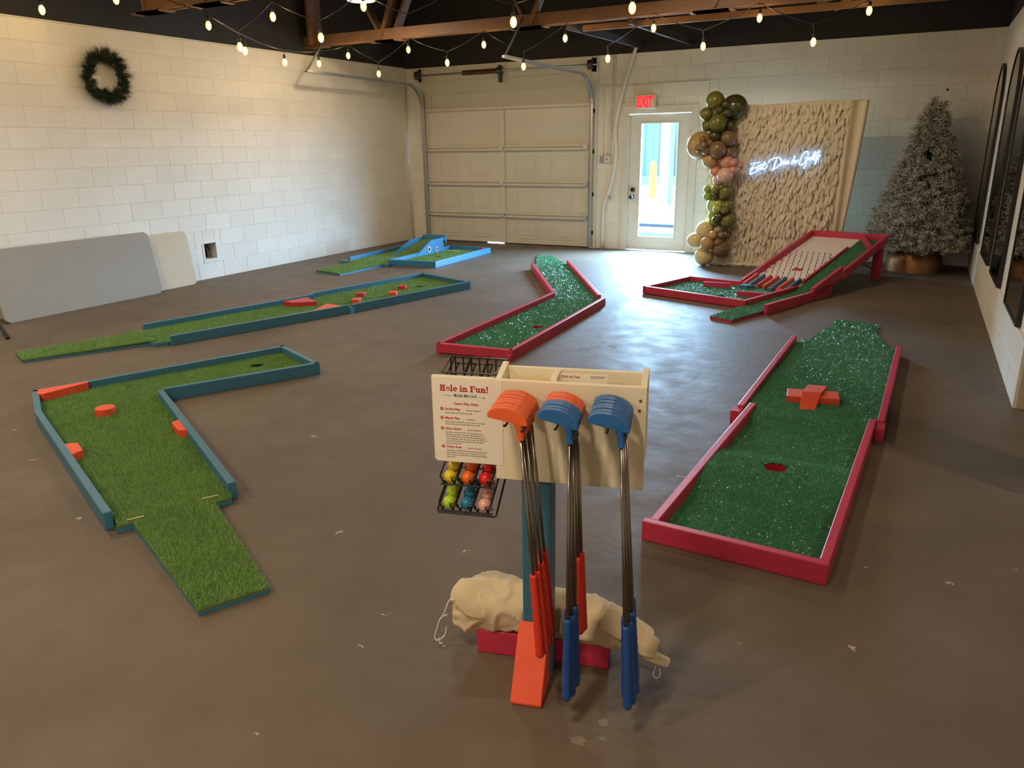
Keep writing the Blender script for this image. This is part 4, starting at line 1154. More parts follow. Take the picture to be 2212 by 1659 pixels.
# coloured fins at the foot of the slope
for i in range(7):
    u = 0.675 + i * 0.088
    mt = (ORANGE, TEAL, BLOCK_RED, ORANGE, TEAL, ORANGE, TEAL)[i]
    v0 = 0.98 - (0.03 if i % 2 else 0)
    prof_v = [(v0, TZ), (v0, TZ + 0.045), (1.27, zs(1.27) + 0.06), (1.30, zs(1.30) + 0.02), (1.30, zs(1.30))]
    n = len(prof_v)
    vs = [f3(u, v, z) for v, z in prof_v] + [f3(u + 0.022, v, z) for v, z in prof_v]
    fs = [tuple(range(n - 1, -1, -1)), tuple(range(n, 2 * n))] + [(i_, (i_ + 1) % n, n + (i_ + 1) % n, n + i_) for i_ in range(n)]
    put('lane_fin', MB().add(vs, fs), mt, Fh)
peg_block(Fh, [fp(0.36, 0.665), fp(0.64, 0.765), fp(0.632, 0.79), fp(0.352, 0.69)], TZ, 0.092, RED, 'bank_board')
peg_block(Fh, [fp(0.94, 0.395), fp(1.23, 0.485), fp(1.222, 0.51), fp(0.932, 0.42)], TZ, 0.092, RED, 'bank_board')
peg_block(Fh, [fp(0.70, 0.86), fp(0.80, 0.85), fp(0.84, 0.93), fp(0.75, 0.965), fp(0.70, 0.93)], TZ, 0.074, TEAL, 'obstacle_block')
peg_block(Fh, [fp(1.03, 0.90), fp(1.075, 0.90), fp(1.075, 0.97), fp(1.03, 0.97)], TZ, 0.07, TEAL, 'obstacle_block')
peg_block(Fh, [fp(1.10, 0.93), fp(1.18, 0.93), fp(1.18, 0.97), fp(1.10, 0.97)], TZ, 0.065, ORANGE, 'obstacle_block')

# ------------------------------------------------------------------ putter stand in the foreground
SA = math.radians(14.5)
KS = 0.95
S0 = Vector((-0.876, 1.805, 0))      # board plane of the stand
G0 = Vector((-0.922, 1.9, 0))        # its footprint on the floor
SX, SN = Vector((math.cos(SA), math.sin(SA), 0)), Vector((math.sin(SA), -math.cos(SA), 0))
def sp3(a, n, z): q = S0 + SX * (a * KS) + SN * (n * KS); return (q.x, q.y, z * KS + 0.0805)
def gp3(a, n, z): q = G0 + SX * a + SN * n; return (q.x, q.y, z)
def gbox(mb, a0, a1, n0, n1, z0, z1):
    return mb.hexa([gp3(a0, n1, z0), gp3(a1, n1, z0), gp3(a1, n0, z0), gp3(a0, n0, z0)], [gp3(a0, n1, z1), gp3(a1, n1, z1), gp3(a1, n0, z1), gp3(a0, n0, z1)])
def sbox(mb, a0, a1, n0, n1, z0, z1):
    """box in stand coordinates: a along the board, n towards the viewer"""
    return mb.hexa([sp3(a0, n1, z0), sp3(a1, n1, z0), sp3(a1, n0, z0), sp3(a0, n0, z0)], [sp3(a0, n1, z1), sp3(a1, n1, z1), sp3(a1, n0, z1), sp3(a0, n0, z1)])
ST = thing('putter_stand', 'cream and teal wooden stand holding the putters', 'stand', tuple(S0))
put('post', gbox(MB(), -0.024, 0.064, 0.014, 0.096, 0, 0.95), TEAL, ST, bevel=0.004)
put('base_bar', gbox(MB(), -0.200, 0.236, -0.072, 0.013, 0, 0.089), RED, ST, bevel=0.005)
put('brace_foot', MB().hexa([gp3(-0.036, 0.232, 0.0), gp3(0.060, 0.232, 0), gp3(0.060, 0.097, 0), gp3(-0.036, 0.097, 0)],
    [gp3(-0.036, 0.236, 0.012), gp3(0.060, 0.236, 0.012), gp3(0.060, 0.097, 0.205), gp3(-0.036, 0.097, 0.205)]), ORANGE, ST, bevel=0.004)
fb = put('front_board', sbox(MB(), -0.121, 0.323, -0.006, 0.012, 0.638, 0.955), CREAM_WOOD, ST, bevel=0.002)
put('sign_board', sbox(MB(), -0.316, -0.121, -0.006, 0.012, 0.688, 0.957), CREAM_WOOD, ST, bevel=0.002)
put('bin_back', sbox(MB(), -0.121, 0.323, -0.105, -0.090, 0.72, 0.968), CREAM_WOOD, ST, bevel=0.002)
put('bin_floor', sbox(MB(), -0.10, 0.305, -0.090, -0.006, 0.80, 0.815), CREAM_WOOD, ST)
for a0, a1 in ((-0.121, -0.102), (0.305, 0.323)):
    put('bin_end', MB().add([sp3(a0, -0.006, 0.72), sp3(a1, -0.006, 0.72), sp3(a1, -0.105, 0.72), sp3(a0, -0.105, 0.72), sp3(a0, -0.006, 0.955), sp3(a1, -0.006, 0.955), sp3(a1, -0.105, 0.980), sp3(a0, -0.105, 0.980)],
        [(3, 2, 1, 0), (4, 5, 6, 7), (0, 1, 5, 4), (1, 2, 6, 5), (2, 3, 7, 6), (3, 0, 4, 7)]), CREAM_WOOD, ST, bevel=0.002)
put('bin_divider', sbox(MB(), 0.045, 0.063, -0.090, -0.006, 0.815, 0.965), CREAM_WOOD, ST, bevel=0.002)
SCREW = mat('screw_brass', (0.28, 0.22, 0.13), 0.45, metal=0.8)
for a, z in ((0.306, 0.915), (0.304, 0.885), (-0.02, 0.83), (-0.02, 0.78), (-0.012, 0.70)):
    c = Vector(sp3(a, 0.012, z))
    put('screw', MB().tube([c, c + SN * 0.0015], 0.0042, 12), SCREW, ST)

# rules sheet with its print
sh = thing('rules_sheet', 'printed white rules sheet fixed to the left of the stand', 'sheet', sp3(-0.205, 0.014, 0.69))
put('paper', sbox(MB(), -0.310, -0.097, 0.0125, 0.0133, 0.684, 0.952), PAPER, sh)
SHM = Matrix(((SX.x, 0, SN.x, 0), (SX.y, 0, SN.y, 0), (0, 1, 0, 0), (0, 0, 0, 1))) @ Matrix.Diagonal((KS, KS, KS, 1))   # local x -> along board, y -> up, z -> out
def on_sheet(items, name, material, parent, n=0.0137):
    """items: (mesh, a, z[, sx])"""
    ms = []
    for it in items:
        me, a, z = it[:3]
        sx = it[3] if len(it) > 3 else 1.0
        ms.append((me, Matrix.Translation(sp3(a, n, z)) @ SHM @ Matrix.Diagonal((sx, 1, 1, 1))))
    return put(name, join_meshes(name, ms, material), material, parent, kind='stuff')
# slab serif title, strokes built from bars and rings; unit = x-height style box
def slab_letters(word, x, y, h, ins=0.0):
    """returns MB in the sheet plane (x along, y up, z 0)"""
    m = MB()
    def rc(x0, x1, y0, y1): m.add([(x0, y0, 0), (x1, y0, 0), (x1, y1, 0), (x0, y1, 0)], [(0, 1, 2, 3)])
    def ring(cx, cy, rx, ry, t, a0=0, a1=360, n=20):
        vs = []
        for k in range(n + 1):
            a = math.radians(a0 + (a1 - a0) * k / n)
            vs.append((cx + rx * math.cos(a), cy + ry * math.sin(a), 0))
            vs.append((cx + (rx - t) * math.cos(a), cy + (ry - t) * math.sin(a), 0))
        m.add(vs, [(2 * k + 1, 2 * k, 2 * k + 2, 2 * k + 3) for k in range(n)])
    for ch in word:
        s = h
        if ch == 'H':
            for sx in (0.16, 0.60):
                rc(x + sx * s, x + (sx + 0.22) * s, y, y + s)
                rc(x + (sx - 0.12) * s, x + (sx + 0.34) * s, y, y + 0.17 * s); rc(x + (sx - 0.12) * s, x + (sx + 0.34) * s, y + 0.83 * s, y + s)
            rc(x + 0.3 * s, x + 0.65 * s, y + 0.41 * s, y + 0.59 * s); x += 1.0 * s
        elif ch == 'F':
            rc(x + 0.14 * s, x + 0.38 * s, y, y + s); rc(x + 0.02 * s, x + 0.52 * s, y, y + 0.17 * s)
            rc(x + 0.02 * s, x + 0.82 * s, y + 0.83 * s, y + s); rc(x + 0.67 * s, x + 0.82 * s, y + 0.66 * s, y + s)
            rc(x + 0.3 * s, x + 0.62 * s, y + 0.42 * s, y + 0.58 * s); x += 0.86 * s
        elif ch == 'o':
            ring(x + 0.36 * s, y + 0.35 * s, 0.35 * s, 0.37 * s, 0.16 * s); x += 0.74 * s
        elif ch == 'l':
            rc(x + 0.1 * s, x + 0.33 * s, y, y + 1.05 * s); rc(x, x + 0.43 * s, y, y + 0.16 * s); rc(x, x + 0.3 * s, y + 0.9 * s, y + 1.05 * s); x += 0.46 * s
        elif ch == 'e':
            ring(x + 0.36 * s, y + 0.35 * s, 0.34 * s, 0.37 * s, 0.17 * s, 0, 315); rc(x + 0.1 * s, x + 0.68 * s, y + 0.28 * s, y + 0.41 * s); x += 0.74 * s
        elif ch == 'i':
            rc(x + 0.1 * s, x + 0.33 * s, y, y + 0.7 * s); rc(x, x + 0.43 * s, y, y + 0.16 * s); rc(x, x + 0.3 * s, y + 0.55 * s, y + 0.7 * s)
            ring(x + 0.2 * s, y + 0.92 * s, 0.13 * s, 0.13 * s, 0.129 * s); x += 0.47 * s
        elif ch in 'nu':
            rc(x + 0.1 * s, x + 0.33 * s, y + (0 if ch == 'n' else 0.2 * s), y + 0.7 * s); rc(x + 0.5 * s, x + 0.73 * s, y, y + (0.5 * s if ch == 'n' else 0.7 * s))
            if ch == 'n':
                rc(x, x + 0.42 * s, y, y + 0.16 * s); rc(x + 0.44 * s, x + 0.83 * s, y, y + 0.16 * s); rc(x, x + 0.3 * s, y + 0.55 * s, y + 0.7 * s)
                ring(x + 0.415 * s, y + 0.44 * s, 0.315 * s, 0.28 * s, 0.2 * s, 0, 180)
            else:
                rc(x, x + 0.3 * s, y + 0.55 * s, y + 0.7 * s); rc(x + 0.4 * s, x + 0.7 * s, y + 0.55 * s, y + 0.7 * s); rc(x + 0.6 * s, x + 0.84 * s, y, y + 0.15 * s)
                ring(x + 0.415 * s, y + 0.27 * s, 0.315 * s, 0.28 * s, 0.2 * s, 180, 360)
            x += 0.86 * s
        elif ch == '!':
            m.add([(x + 0.14 * s, y + 0.3 * s, 0), (x + 0.27 * s, y + 0.3 * s, 0), (x + 0.36 * s, y + 1.05 * s, 0), (x + 0.05 * s, y + 1.05 * s, 0)], [(0, 1, 2, 3)])
            ring(x + 0.2 * s, y + 0.11 * s, 0.13 * s, 0.13 * s, 0.129 * s); x += 0.42 * s
        else:
            x += 0.34 * s
    return m, x
def title(parent, a, n, z, width, name):
    m, x1 = slab_letters('Hole in Fun!', 0, 0, 1.0)
    k = width / x1
    return put(name, m.xf(Matrix.Translation(sp3(a, n, z)) @ SHM @ Matrix.Diagonal((k, k, 1, 1))), INK_RED, parent)
title(sh, -0.290, 0.0138, 0.912, 0.152, 'title_lettering')
put('title_ball', MB().lathe([(0.0001, 0), (0.0048, 0)], 20).xf(Matrix.Translation(sp3(-0.2645, 0.01385, 0.9165)) @ SHM), mat('print_pink', (0.72, 0.42, 0.36), 0.5), sh)
on_sheet([(text_mesh('Mobile Mini Golf', 0.0135, INK_TEAL, 'CENTER', shear=0.35, offset=0.0002), -0.212, 0.895, 0.78)], 'subtitle_lettering', INK_TEAL, sh)
put('arrow_rule', MB().bar(sp3(-0.278, 0.0138, 0.898), sp3(-0.254, 0.0138, 0.898), 0.0004, 0.0009).bar(sp3(-0.171, 0.0138, 0.897), sp3(-0.150, 0.0138, 0.896), 0.0004, 0.0009).bar(sp3(-0.150, 0.0138, 0.896), sp3(-0.154, 0.0138, 0.899), 0.0004, 0.0009).bar(sp3(-0.150, 0.0138, 0.896), sp3(-0.154, 0.0138, 0.893), 0.0004, 0.0009), INK_TEAL, sh)
heads, small, body, bul = [], [], [], []
heads.append((text_mesh('Game Play Ideas', 0.0115, INK_RED, 'CENTER', offset=0.0003), -0.209, 0.870))
SECT = [(0.852, 'Stroke Play', '(any # of players)', ['Standard play, lowest total score wins!']),
        (0.823, 'Match Play', '(2 players)', ['Head-to-head on each hole. Lower score on a hole, get', 'a point. Ties award no points. Most points wins!']),
        (0.789, 'Skins Game', '(any # of players)', ['Each hole is worth one "skin".  If one person\'s score', 'beats everyone else on that hole, they get the skin. If a',
            'tie for lowest score, no skins are won, and skin(s) carry', 'over to next hole. Now next hole is worth two skins (and', 'so on). Win the hole, get all skins for that hole. Most', 'skins at the end wins!']),
        (0.730, 'Crazy Aces', '(any # of players)', ['Hole-in-one or bust! Up to three tries on each hole, stop', 'if you make an ace. Each ace is worth the # of the hole', '(Hole 1 worth one point, hole 5 worth five points!) Most', 'points wins!'])]
for z, h, s_, lines in SECT:
    heads.append((text_mesh(h, 0.0105, INK_RED, offset=0.0003), -0.276, z))
    small.append((text_mesh(s_, 0.0064, INK_RED, offset=0.0001), -0.208, z))
    for i, t in enumerate(lines):
        body.append((text_mesh(t, 0.0064, INK_GREY, offset=0.00008), -0.276, z - 0.0105 - i * 0.0072, 0.86))
    bul.append(z + 0.0035)
on_sheet(heads, 'heading_lettering', INK_RED, sh)
on_sheet(small, 'note_lettering', INK_RED, sh)
on_sheet(body, 'body_lettering', INK_GREY, sh)
for z in bul:
    b = put('bullet_ball', MB().lathe([(0.0022, 0), (0.0052, 0)], 18).xf(Matrix.Translation(sp3(-0.2855, 0.0138, z)) @ SHM), INK_RED, sh)

# score cards and pencils in the bin
cd = thing('score_card', 'printed score card standing in the bin of the putter stand', 'card', sp3(0.14, -0.05, 0.83))
put('card_paper', sbox(MB(), 0.068, 0.205, -0.047, -0.045, 0.825, 0.968), PAPER, cd)
title(cd, 0.071, -0.0446, 0.9555, 0.055, 'card_lettering')
put('card_print', MB().bar(sp3(0.155, -0.0446, 0.963), sp3(0.198, -0.0446, 0.963), 0.0003, 0.0008).bar(sp3(0.155, -0.0446, 0.960), sp3(0.198, -0.0446, 0.960), 0.0003, 0.0008).bar(sp3(0.155, -0.0446, 0.957), sp3(0.192, -0.0446, 0.957), 0.0003, 0.0008), INK_GREY, cd)
PENCIL = mat('pencil_wood', (0.66, 0.46, 0.20), 0.5)
for i, (a0, n0, a1, n1, z) in enumerate(((-0.085, -0.03, 0.02, -0.055, 0.945), (-0.06, -0.05, 0.035, -0.035, 0.940), (-0.08, -0.072, 0.03, -0.08, 0.938))):
    p = thing('golf_pencil', ('topmost short pencil in the bin of the stand', 'short pencil crossing under the topmost one in the bin', 'short pencil at the back of the bin')[i], 'pencil', sp3(a0, n0, z), group='pencils in the bin')
    P, Q = Vector(sp3(a0, n0, z)), Vector(sp3(a1, n1, z - 0.004))
    d = (Q - P).normalized()
    put('barrel', MB().tube([P + d * 0.012, Q], 0.0037, 6), PENCIL, p)
    put('point', MB().tube([P, P + d * 0.012], [0.0006, 0.0036], 6), mat('pencil_tip', (0.60, 0.48, 0.32), 0.6), p)
put('bin_liner', sbox(MB(), -0.10, 0.044, -0.089, -0.008, 0.815, 0.93), CREAM_WOOD, ST)

# hooks for the three bundles
STACK_A = (-0.004, 0.133, 0.268)
for k, a in enumerate(STACK_A):
    for da in (-0.034, 0.014):
        z = 0.893 - 0.268 * da - 0.006
        put('hook', MB().tube([sp3(a + da, 0.01, z - 0.004), sp3(a + da, 0.10, z - 0.003), sp3(a + da, 0.222, z - 0.003), sp3(a + da, 0.238, z + 0.004)], 0.0032, 8), BLACK, ST, smooth=True)

# putters: head, shaft, grip
def head_mesh(material):
    prof = [(-0.087, 0.0), (-0.0905, 0.006), (-0.0905, 0.014), (-0.086, 0.022), (-0.074, 0.030), (-0.056, 0.036), (-0.036, 0.038), (-0.016, 0.036), (0.004, 0.029), (0.017, 0.019), (0.0235, 0.008), (0.0225, 0.0)]
    n = len(prof)
    m = MB()
    d, c = 0.0112, 0.0022
    layers = [(-d, 0.96), (-d + c, 1.0), (d - c, 1.0), (d, 0.96)]
    cx, cz = -0.033, 0.018
    for y, s in layers:
        m.v += [(cx + (x - cx) * s, y, cz + (z - cz) * s) for x, z in prof]
    for l in range(3):
        for i in range(n):
            j = (i + 1) % n
            m.f.append((l * n + i, l * n + j, (l + 1) * n + j, (l + 1) * n + i))
    m.f.append(tuple(range(n - 1, -1, -1))[::-1]); m.f.append(tuple(3 * n + i for i in range(n))[::-1])
    m.xf(Matrix.Rotation(math.radians(15), 4, 'Y'))
    m.tube([(-0.004, 0, 0.012), (-0.002, 0, -0.006), (0, 0, -0.018), (0, 0, -0.046)], [0.0135, 0.012, 0.0108, 0.0098], 14)
    return m.mesh('head', material)
HEADS = {'o': head_mesh(PUT_ORANGE), 'b': head_mesh(PUT_BLUE)}
def shaft_mesh(L): return MB().tube([(0, 0, -0.04), (0, 0, -L)], [0.0046, 0.0060], 10).mesh('shaft', SHAFT, True)
def grip_mesh(L, material):
    pts, rs = [], []
    for k in range(37):
        pts.append((0, 0, -(L - 0.275 + 0.275 * k / 36)))
        rs.append(0.0105 + 0.0032 * k / 36 - (0.0007 if k % 4 == 0 else 0) - (0.004 if k == 36 else 0))
    return MB().tube(pts, rs, 14).mesh('grip', material, True)
LEN = {'o': 0.735, 'b': 0.862}
SHAFTS = {c: shaft_mesh(LEN[c] - 0.05) for c in 'ob'}
GRIPS = {'o': grip_mesh(LEN['o'], GRIP_RED), 'b': grip_mesh(LEN['b'], GRIP_BLUE)}
ORD = ['frontmost', 'second', 'third', 'fourth', 'fifth', 'sixth', 'rearmost']
SNAME = ['orange bundle beside the sheet', 'mixed middle bundle', 'all blue bundle']
SPEC = ['ooooooo', 'bbbbooo', 'bbbbbbb']      # front to back
END_A = (0.058, 0.000, 0.048)
for k in range(3):
    for i, c in enumerate(SPEC[k]):
        n = 0.198 - i * 0.0245
        a = STACK_A[k] - i * 0.0004
        top = Vector(sp3(a, n, 0.893))
        L = LEN[c]
        jit = (0.0, 0.011, -0.010, 0.018, 0.004, -0.012, 0.012)[i]
        end_n = 0.215 - i * 0.023 if c == 'b' else (0.20 - i * 0.022 if k == 0 else 0.06 - (i - 4) * 0.01)
        ea = STACK_A[k] + END_A[k] + jit + (0.014 if (k == 1 and c == 'o') else 0)
        bot = Vector(sp3(ea, end_n, 0.0))
        dv = (bot - top); hor = Vector((dv.x, dv.y, 0))
        dv = Vector((hor.x, hor.y, -math.sqrt(max(0.01, L * L - hor.length_squared)))).normalized()
        zax = -dv
        xax = (SX - zax * SX.dot(zax)).normalized()
        yax = zax.cross(xax)
        where = ORD[i] if i in (0, 6) else ORD[i] + ' from the front'
        t = thing('putter', f"{'orange' if c == 'o' else 'blue'} putter, {where} in the {SNAME[k]}", 'putter', tuple(top), group='putters on the stand')
        t.rotation_euler = Matrix((xax, yax, zax)).transposed().to_euler()
        t.scale = (KS, KS, KS)
        for nm, me in (('head', HEADS[c]), ('shaft', SHAFTS[c]), ('grip', GRIPS[c])):
            link(nm, me, t)

# wire ball rack hung behind the sign board
RK = thing('ball_rack', 'black wire tiered rack of golf balls behind the rules sheet', 'rack', sp3(-0.22, -0.1, 0.5))
WR = 0.0026
cols = (-0.284, -0.226, -0.169)
def wire(pts, r=WR, name='wire'):
    return put(name, MB().tube([sp3(*q) for q in pts], r, 6), BLACK_WIRE, RK)
SLOPE = 0.45
for zt_, a_off in ((0.527, 0.0), (0.618, 0.008), (0.872, 0.0)):
    nf = -0.0 if zt_ < 0.8 else -0.06
    for c in cols:
        ca = c + a_off
        # two rails under each column, turned up into a stop at the front
        for s in (-1, 1):
            x = ca + s * 0.017
            wire([(x, nf - 0.165, zt_ - 0.014 + 0.165 * SLOPE), (x, nf + 0.002, zt_ - 0.016)], name='channel_rail')
        wire([(ca - 0.017, nf + 0.002, zt_ - 0.016), (ca - 0.024, nf + 0.012, zt_ + 0.012)], name='front_stop')
        wire([(ca + 0.017, nf + 0.002, zt_ - 0.016), (ca + 0.010, nf + 0.014, zt_ + 0.012), (ca + 0.030, nf + 0.012, zt_ + 0.012), (ca + 0.026, nf - 0.01, zt_ - 0.010)], name='front_stop')
        for s in (-1, 1):
            x = ca + s * 0.027
            wire([(x, nf - 0.165, zt_ + 0.012 + 0.165 * SLOPE), (x, nf + 0.008, zt_ + 0.012)], name='side_rail')
    wire([(cols[0] + a_off - 0.028, nf + 0.002, zt_ - 0.018), (cols[2] + a_off + 0.03, nf + 0.002, zt_ - 0.018)], 0.003, 'cross_bar')
    wire([(cols[0] + a_off - 0.028, nf - 0.165, zt_ - 0.016 + 0.165 * SLOPE), (cols[2] + a_off + 0.03, nf - 0.165, zt_ - 0.016 + 0.165 * SLOPE)], 0.003, 'cross_bar')
wire([(-0.315, 0.0, 0.500), (-0.135, 0.0, 0.500), (-0.128, -0.004, 0.503), (-0.128, -0.18, 0.60), (-0.128, -0.185, 0.962)], 0.0034, 'frame_wire')
wire([(-0.315, 0.0, 0.500), (-0.322, -0.01, 0.505), (-0.315, -0.18, 0.60), (-0.315, -0.185, 0.962), (-0.128, -0.185, 0.962)], 0.0034, 'frame_wire')
wire([(-0.305, -0.06, 0.948), (-0.135, -0.06, 0.948)], 0.003, 'top_wire')
for k in range(7):
    x = -0.30 + k * 0.027
    wire([(x, -0.185, 0.962), (x, -0.185, 0.90)], 0.0022, 'top_wire')
for a, b in (((-0.305, -0.06, 0.948), (-0.315, -0.185, 0.962)), ((-0.135, -0.06, 0.948), (-0.128, -0.185, 0.962))):
    wire([a, b], 0.003, 'top_wire')

# golf balls
def ball_material(nm, col):
    m, nt, b = _principled('golf_ball_' + nm)
    b.inputs['Base Color'].default_value = (*col, 1); b.inputs['Roughness'].default_value = 0.22
    b.inputs['Coat Weight'].default_value = 0.4
    v = nt.nodes.new('ShaderNodeTexVoronoi'); v.inputs['Scale'].default_value = 260; v.feature = 'SMOOTH_F1'
    tc = nt.nodes.new('ShaderNodeTexCoord'); nt.links.new(tc.outputs['Object'], v.inputs['Vector'])
    bp = nt.nodes.new('ShaderNodeBump'); bp.inputs['Strength'].default_value = 0.35; bp.inputs['Distance'].default_value = 0.001
    nt.links.new(v.outputs['Distance'], bp.inputs['Height']); nt.links.new(bp.outputs['Normal'], b.inputs['Normal'])
    return m
BC = {'yellow': (0.72, 0.56, 0.015), 'orange': (0.85, 0.14, 0.006), 'red': (0.70, 0.010, 0.016), 'lime green': (0.42, 0.60, 0.02), 'blue': (0.010, 0.17, 0.36), 'pale pink': (0.80, 0.42, 0.36)}
BM = {}
for nm, c in BC.items():
    BM[nm] = MB().sphere((0, 0, 0), 0.0205, 28, 18).mesh('golf_ball', ball_material(nm.replace(' ', '_'), c), True)
TIER = [(0.618, 0.006, ('yellow', 'orange', 'red'), 'upper'), (0.528, 0.0, ('lime green', 'blue', 'pale pink'), 'lower')]
for z, off, cs, tname in TIER:
    for j, nm in enumerate(cs):
        for i in range(3):
            o = link('golf_ball', BM[nm])
            d = 0.0427 * i
            o.location = sp3(cols[j] + off, -0.018 - d * 0.912, z + 0.001 + d * 0.41)
            tag(o, f"{nm} golf ball, {('frontmost', 'second', 'rearmost')[i]} of its {tname} row in the wire rack", 'golf ball', 'golf balls in the wire rack')
MARK = mat('ball_mark', (0.02, 0.02, 0.02), 0.6)

# sandbag over the base bar
from mathutils import noise as mnoise
def crumple(p, k):
    q = Vector(p)
    r = 1 - abs(mnoise.noise(q * 11 + Vector((3.1, 0, 7)))) * 2
    return k * (0.5 * mnoise.noise(q * 6) + 0.45 * max(0, r) ** 4 + 0.05 * mnoise.noise(q * 24))
def sandbag():
    nu, nv = 110, 56
    V, F = [], []
    for i in range(nu + 1):
        t = i / nu
        a = -0.292 + 0.665 * t
        e = min(1, (max(t, 0) / 0.09) ** 0.55 if t < 0.09 else 1, (max(1 - t, 0) / 0.30) ** 0.75 if t > 0.70 else 1)
        hz = 0.070 * (0.36 + 0.64 * e) * (1.0 + 0.07 * math.sin(t * 8.0 + 0.4))
        hn = 0.092 * (0.35 + 0.65 * e)
        zc = 0.146 - 0.062 * max(0, (t - 0.58) / 0.42) ** 1.4 - 0.030 * max(0, (0.14 - t) / 0.14)
        nc = -0.055 - 0.012 * math.sin(t * 5)
        for j in range(nv):
            th = 2 * math.pi * j / nv
            cx, sx = math.cos(th), math.sin(th)
            x = math.copysign(abs(cx) ** 0.78, cx) * hn
            z = math.copysign(abs(sx) ** 0.85, sx) * hz
            k = 1 + crumple((a, x * 1.4, z * 1.4), 0.30 if -0.9 < sx else 0.1)
            k += 0.10 * math.sin(th * 11 + 3 * t) * (max(0, 0.08 - t) / 0.08 + max(0, t - 0.88) / 0.12)
            zz, nn = zc + z * k, nc + x * k
            # sags over the edges of the bar
            on_bar = max(0.0, min(1.0, min(a + 0.215, 0.245 - a) / 0.03))
            if -0.076 < nn < 0.018 and zz < 0.091: zz = zz + (0.091 - zz) * on_bar
            if nn >= 0.018: zz = max(zz, 0.066)
            if nn <= -0.076: zz = max(zz, 0.012)
            if -0.04 < a < 0.08: nn = min(nn, 0.012)
            V.append(gp3(a, nn, max(zz, 0.006)))
    for i in range(nu):
        for j in range(nv):
            j2 = (j + 1) % nv
            F.append((i * nv + j, i * nv + j2, (i + 1) * nv + j2, (i + 1) * nv + j))
    m = MB().add(V, F)
    m.f.append(tuple(range(nv))); m.f.append(tuple(nu * nv + j for j in range(nv))[::-1])
    return m
BG = thing('sandbag', 'natural canvas sandbag lying over the red base bar of the stand', 'sandbag', gp3(0.03, -0.06, 0.09))
put('bag_body', sandbag(), CANVAS, BG, smooth=True)
def cloth_patch(grid, n=5):
    """rows of (a,n,z) control points -> finely subdivided crumpled sheet"""
    rows = [smooth_path([gp3(*q) for q in row], n) for row in grid]
    cols_ = [smooth_path([r[j] for r in rows], n) for j in range(len(rows[0]))]
    R, Cn = len(cols_[0]), len(cols_)
    vs = []
    for i in range(R):
        for j in range(Cn):
            p = cols_[j][i]
            vs.append(p + Vector((0, 0, crumple(p, 0.012))) + SN * crumple(p + Vector((1, 2, 3)), 0.008))
    fs = [(i * Cn + j, i * Cn + j + 1, (i + 1) * Cn + j + 1, (i + 1) * Cn + j) for i in range(R - 1) for j in range(Cn - 1)]
    return MB().add(vs, fs)
def flap(name, grid):
    o = put(name, cloth_patch(grid), CANVAS, BG, smooth=True)
    s_ = o.modifiers.new('thickness', 'SOLIDIFY'); s_.thickness = 0.004; s_.offset = 0
    return o
# raised mouth at the left, folded-over cuff at the right
flap('mouth_flap', [[(-0.286, 0.010, 0.188), (-0.284, -0.005, 0.214), (-0.276, -0.03, 0.226), (-0.268, -0.07, 0.222), (-0.26, -0.12, 0.18)],
    [(-0.255, 0.030, 0.176), (-0.250, 0.020, 0.210), (-0.240, -0.015, 0.232), (-0.23, -0.06, 0.232), (-0.22, -0.12, 0.19)],
    [(-0.215, 0.040, 0.150), (-0.205, 0.030, 0.186), (-0.190, -0.01, 0.216), (-0.18, -0.06, 0.222), (-0.17, -0.12, 0.19)],
    [(-0.170, 0.036, 0.140), (-0.155, 0.026, 0.172), (-0.135, -0.01, 0.204), (-0.125, -0.06, 0.213), (-0.115, -0.12, 0.18)]])
flap('end_cuff', [[(0.20, 0.030, 0.165), (0.215, 0.010, 0.195), (0.225, -0.04, 0.205), (0.23, -0.10, 0.175)],
    [(0.275, 0.034, 0.130), (0.285, 0.015, 0.168), (0.295, -0.03, 0.178), (0.295, -0.09, 0.145)],
    [(0.335, 0.036, 0.090), (0.345, 0.018, 0.130), (0.350, -0.02, 0.140), (0.35, -0.07, 0.11)],
    [(0.378, 0.030, 0.078), (0.388, 0.012, 0.108), (0.392, -0.015, 0.112), (0.38, -0.05, 0.09)]])
flap('end_tip', [[(0.345, 0.030, 0.075), (0.35, 0.010, 0.090), (0.355, -0.02, 0.085)], [(0.385, 0.028, 0.058), (0.392, 0.010, 0.070), (0.395, -0.02, 0.065)], [(0.420, 0.026, 0.050), (0.428, 0.010, 0.058), (0.425, -0.015, 0.052)]])
def cordage(pts): put('drawstring', MB().tube(smooth_path([gp3(*q) for q in pts], 6), 0.0022, 6), STRING, BG)
cordage([(-0.290, 0.040, 0.150), (-0.312, 0.042, 0.135), (-0.325, 0.045, 0.100), (-0.335, 0.045, 0.062), (-0.328, 0.046, 0.050), (-0.316, 0.046, 0.060), (-0.320, 0.046, 0.044), (-0.310, 0.045, 0.040)])
cordage([(-0.268, 0.03, 0.205), (-0.282, 0.032, 0.200), (-0.290, 0.036, 0.186), (-0.296, 0.04, 0.165), (-0.310, 0.042, 0.135)])
cordage([(-0.318, 0.045, 0.050), (-0.308, 0.040, 0.062), (-0.300, 0.038, 0.075), (-0.296, 0.038, 0.10)])
cordage([(0.385, 0.030, 0.050), (0.378, 0.036, 0.022), (0.390, 0.038, 0.012), (0.400, 0.036, 0.026), (0.395, 0.032, 0.045)])

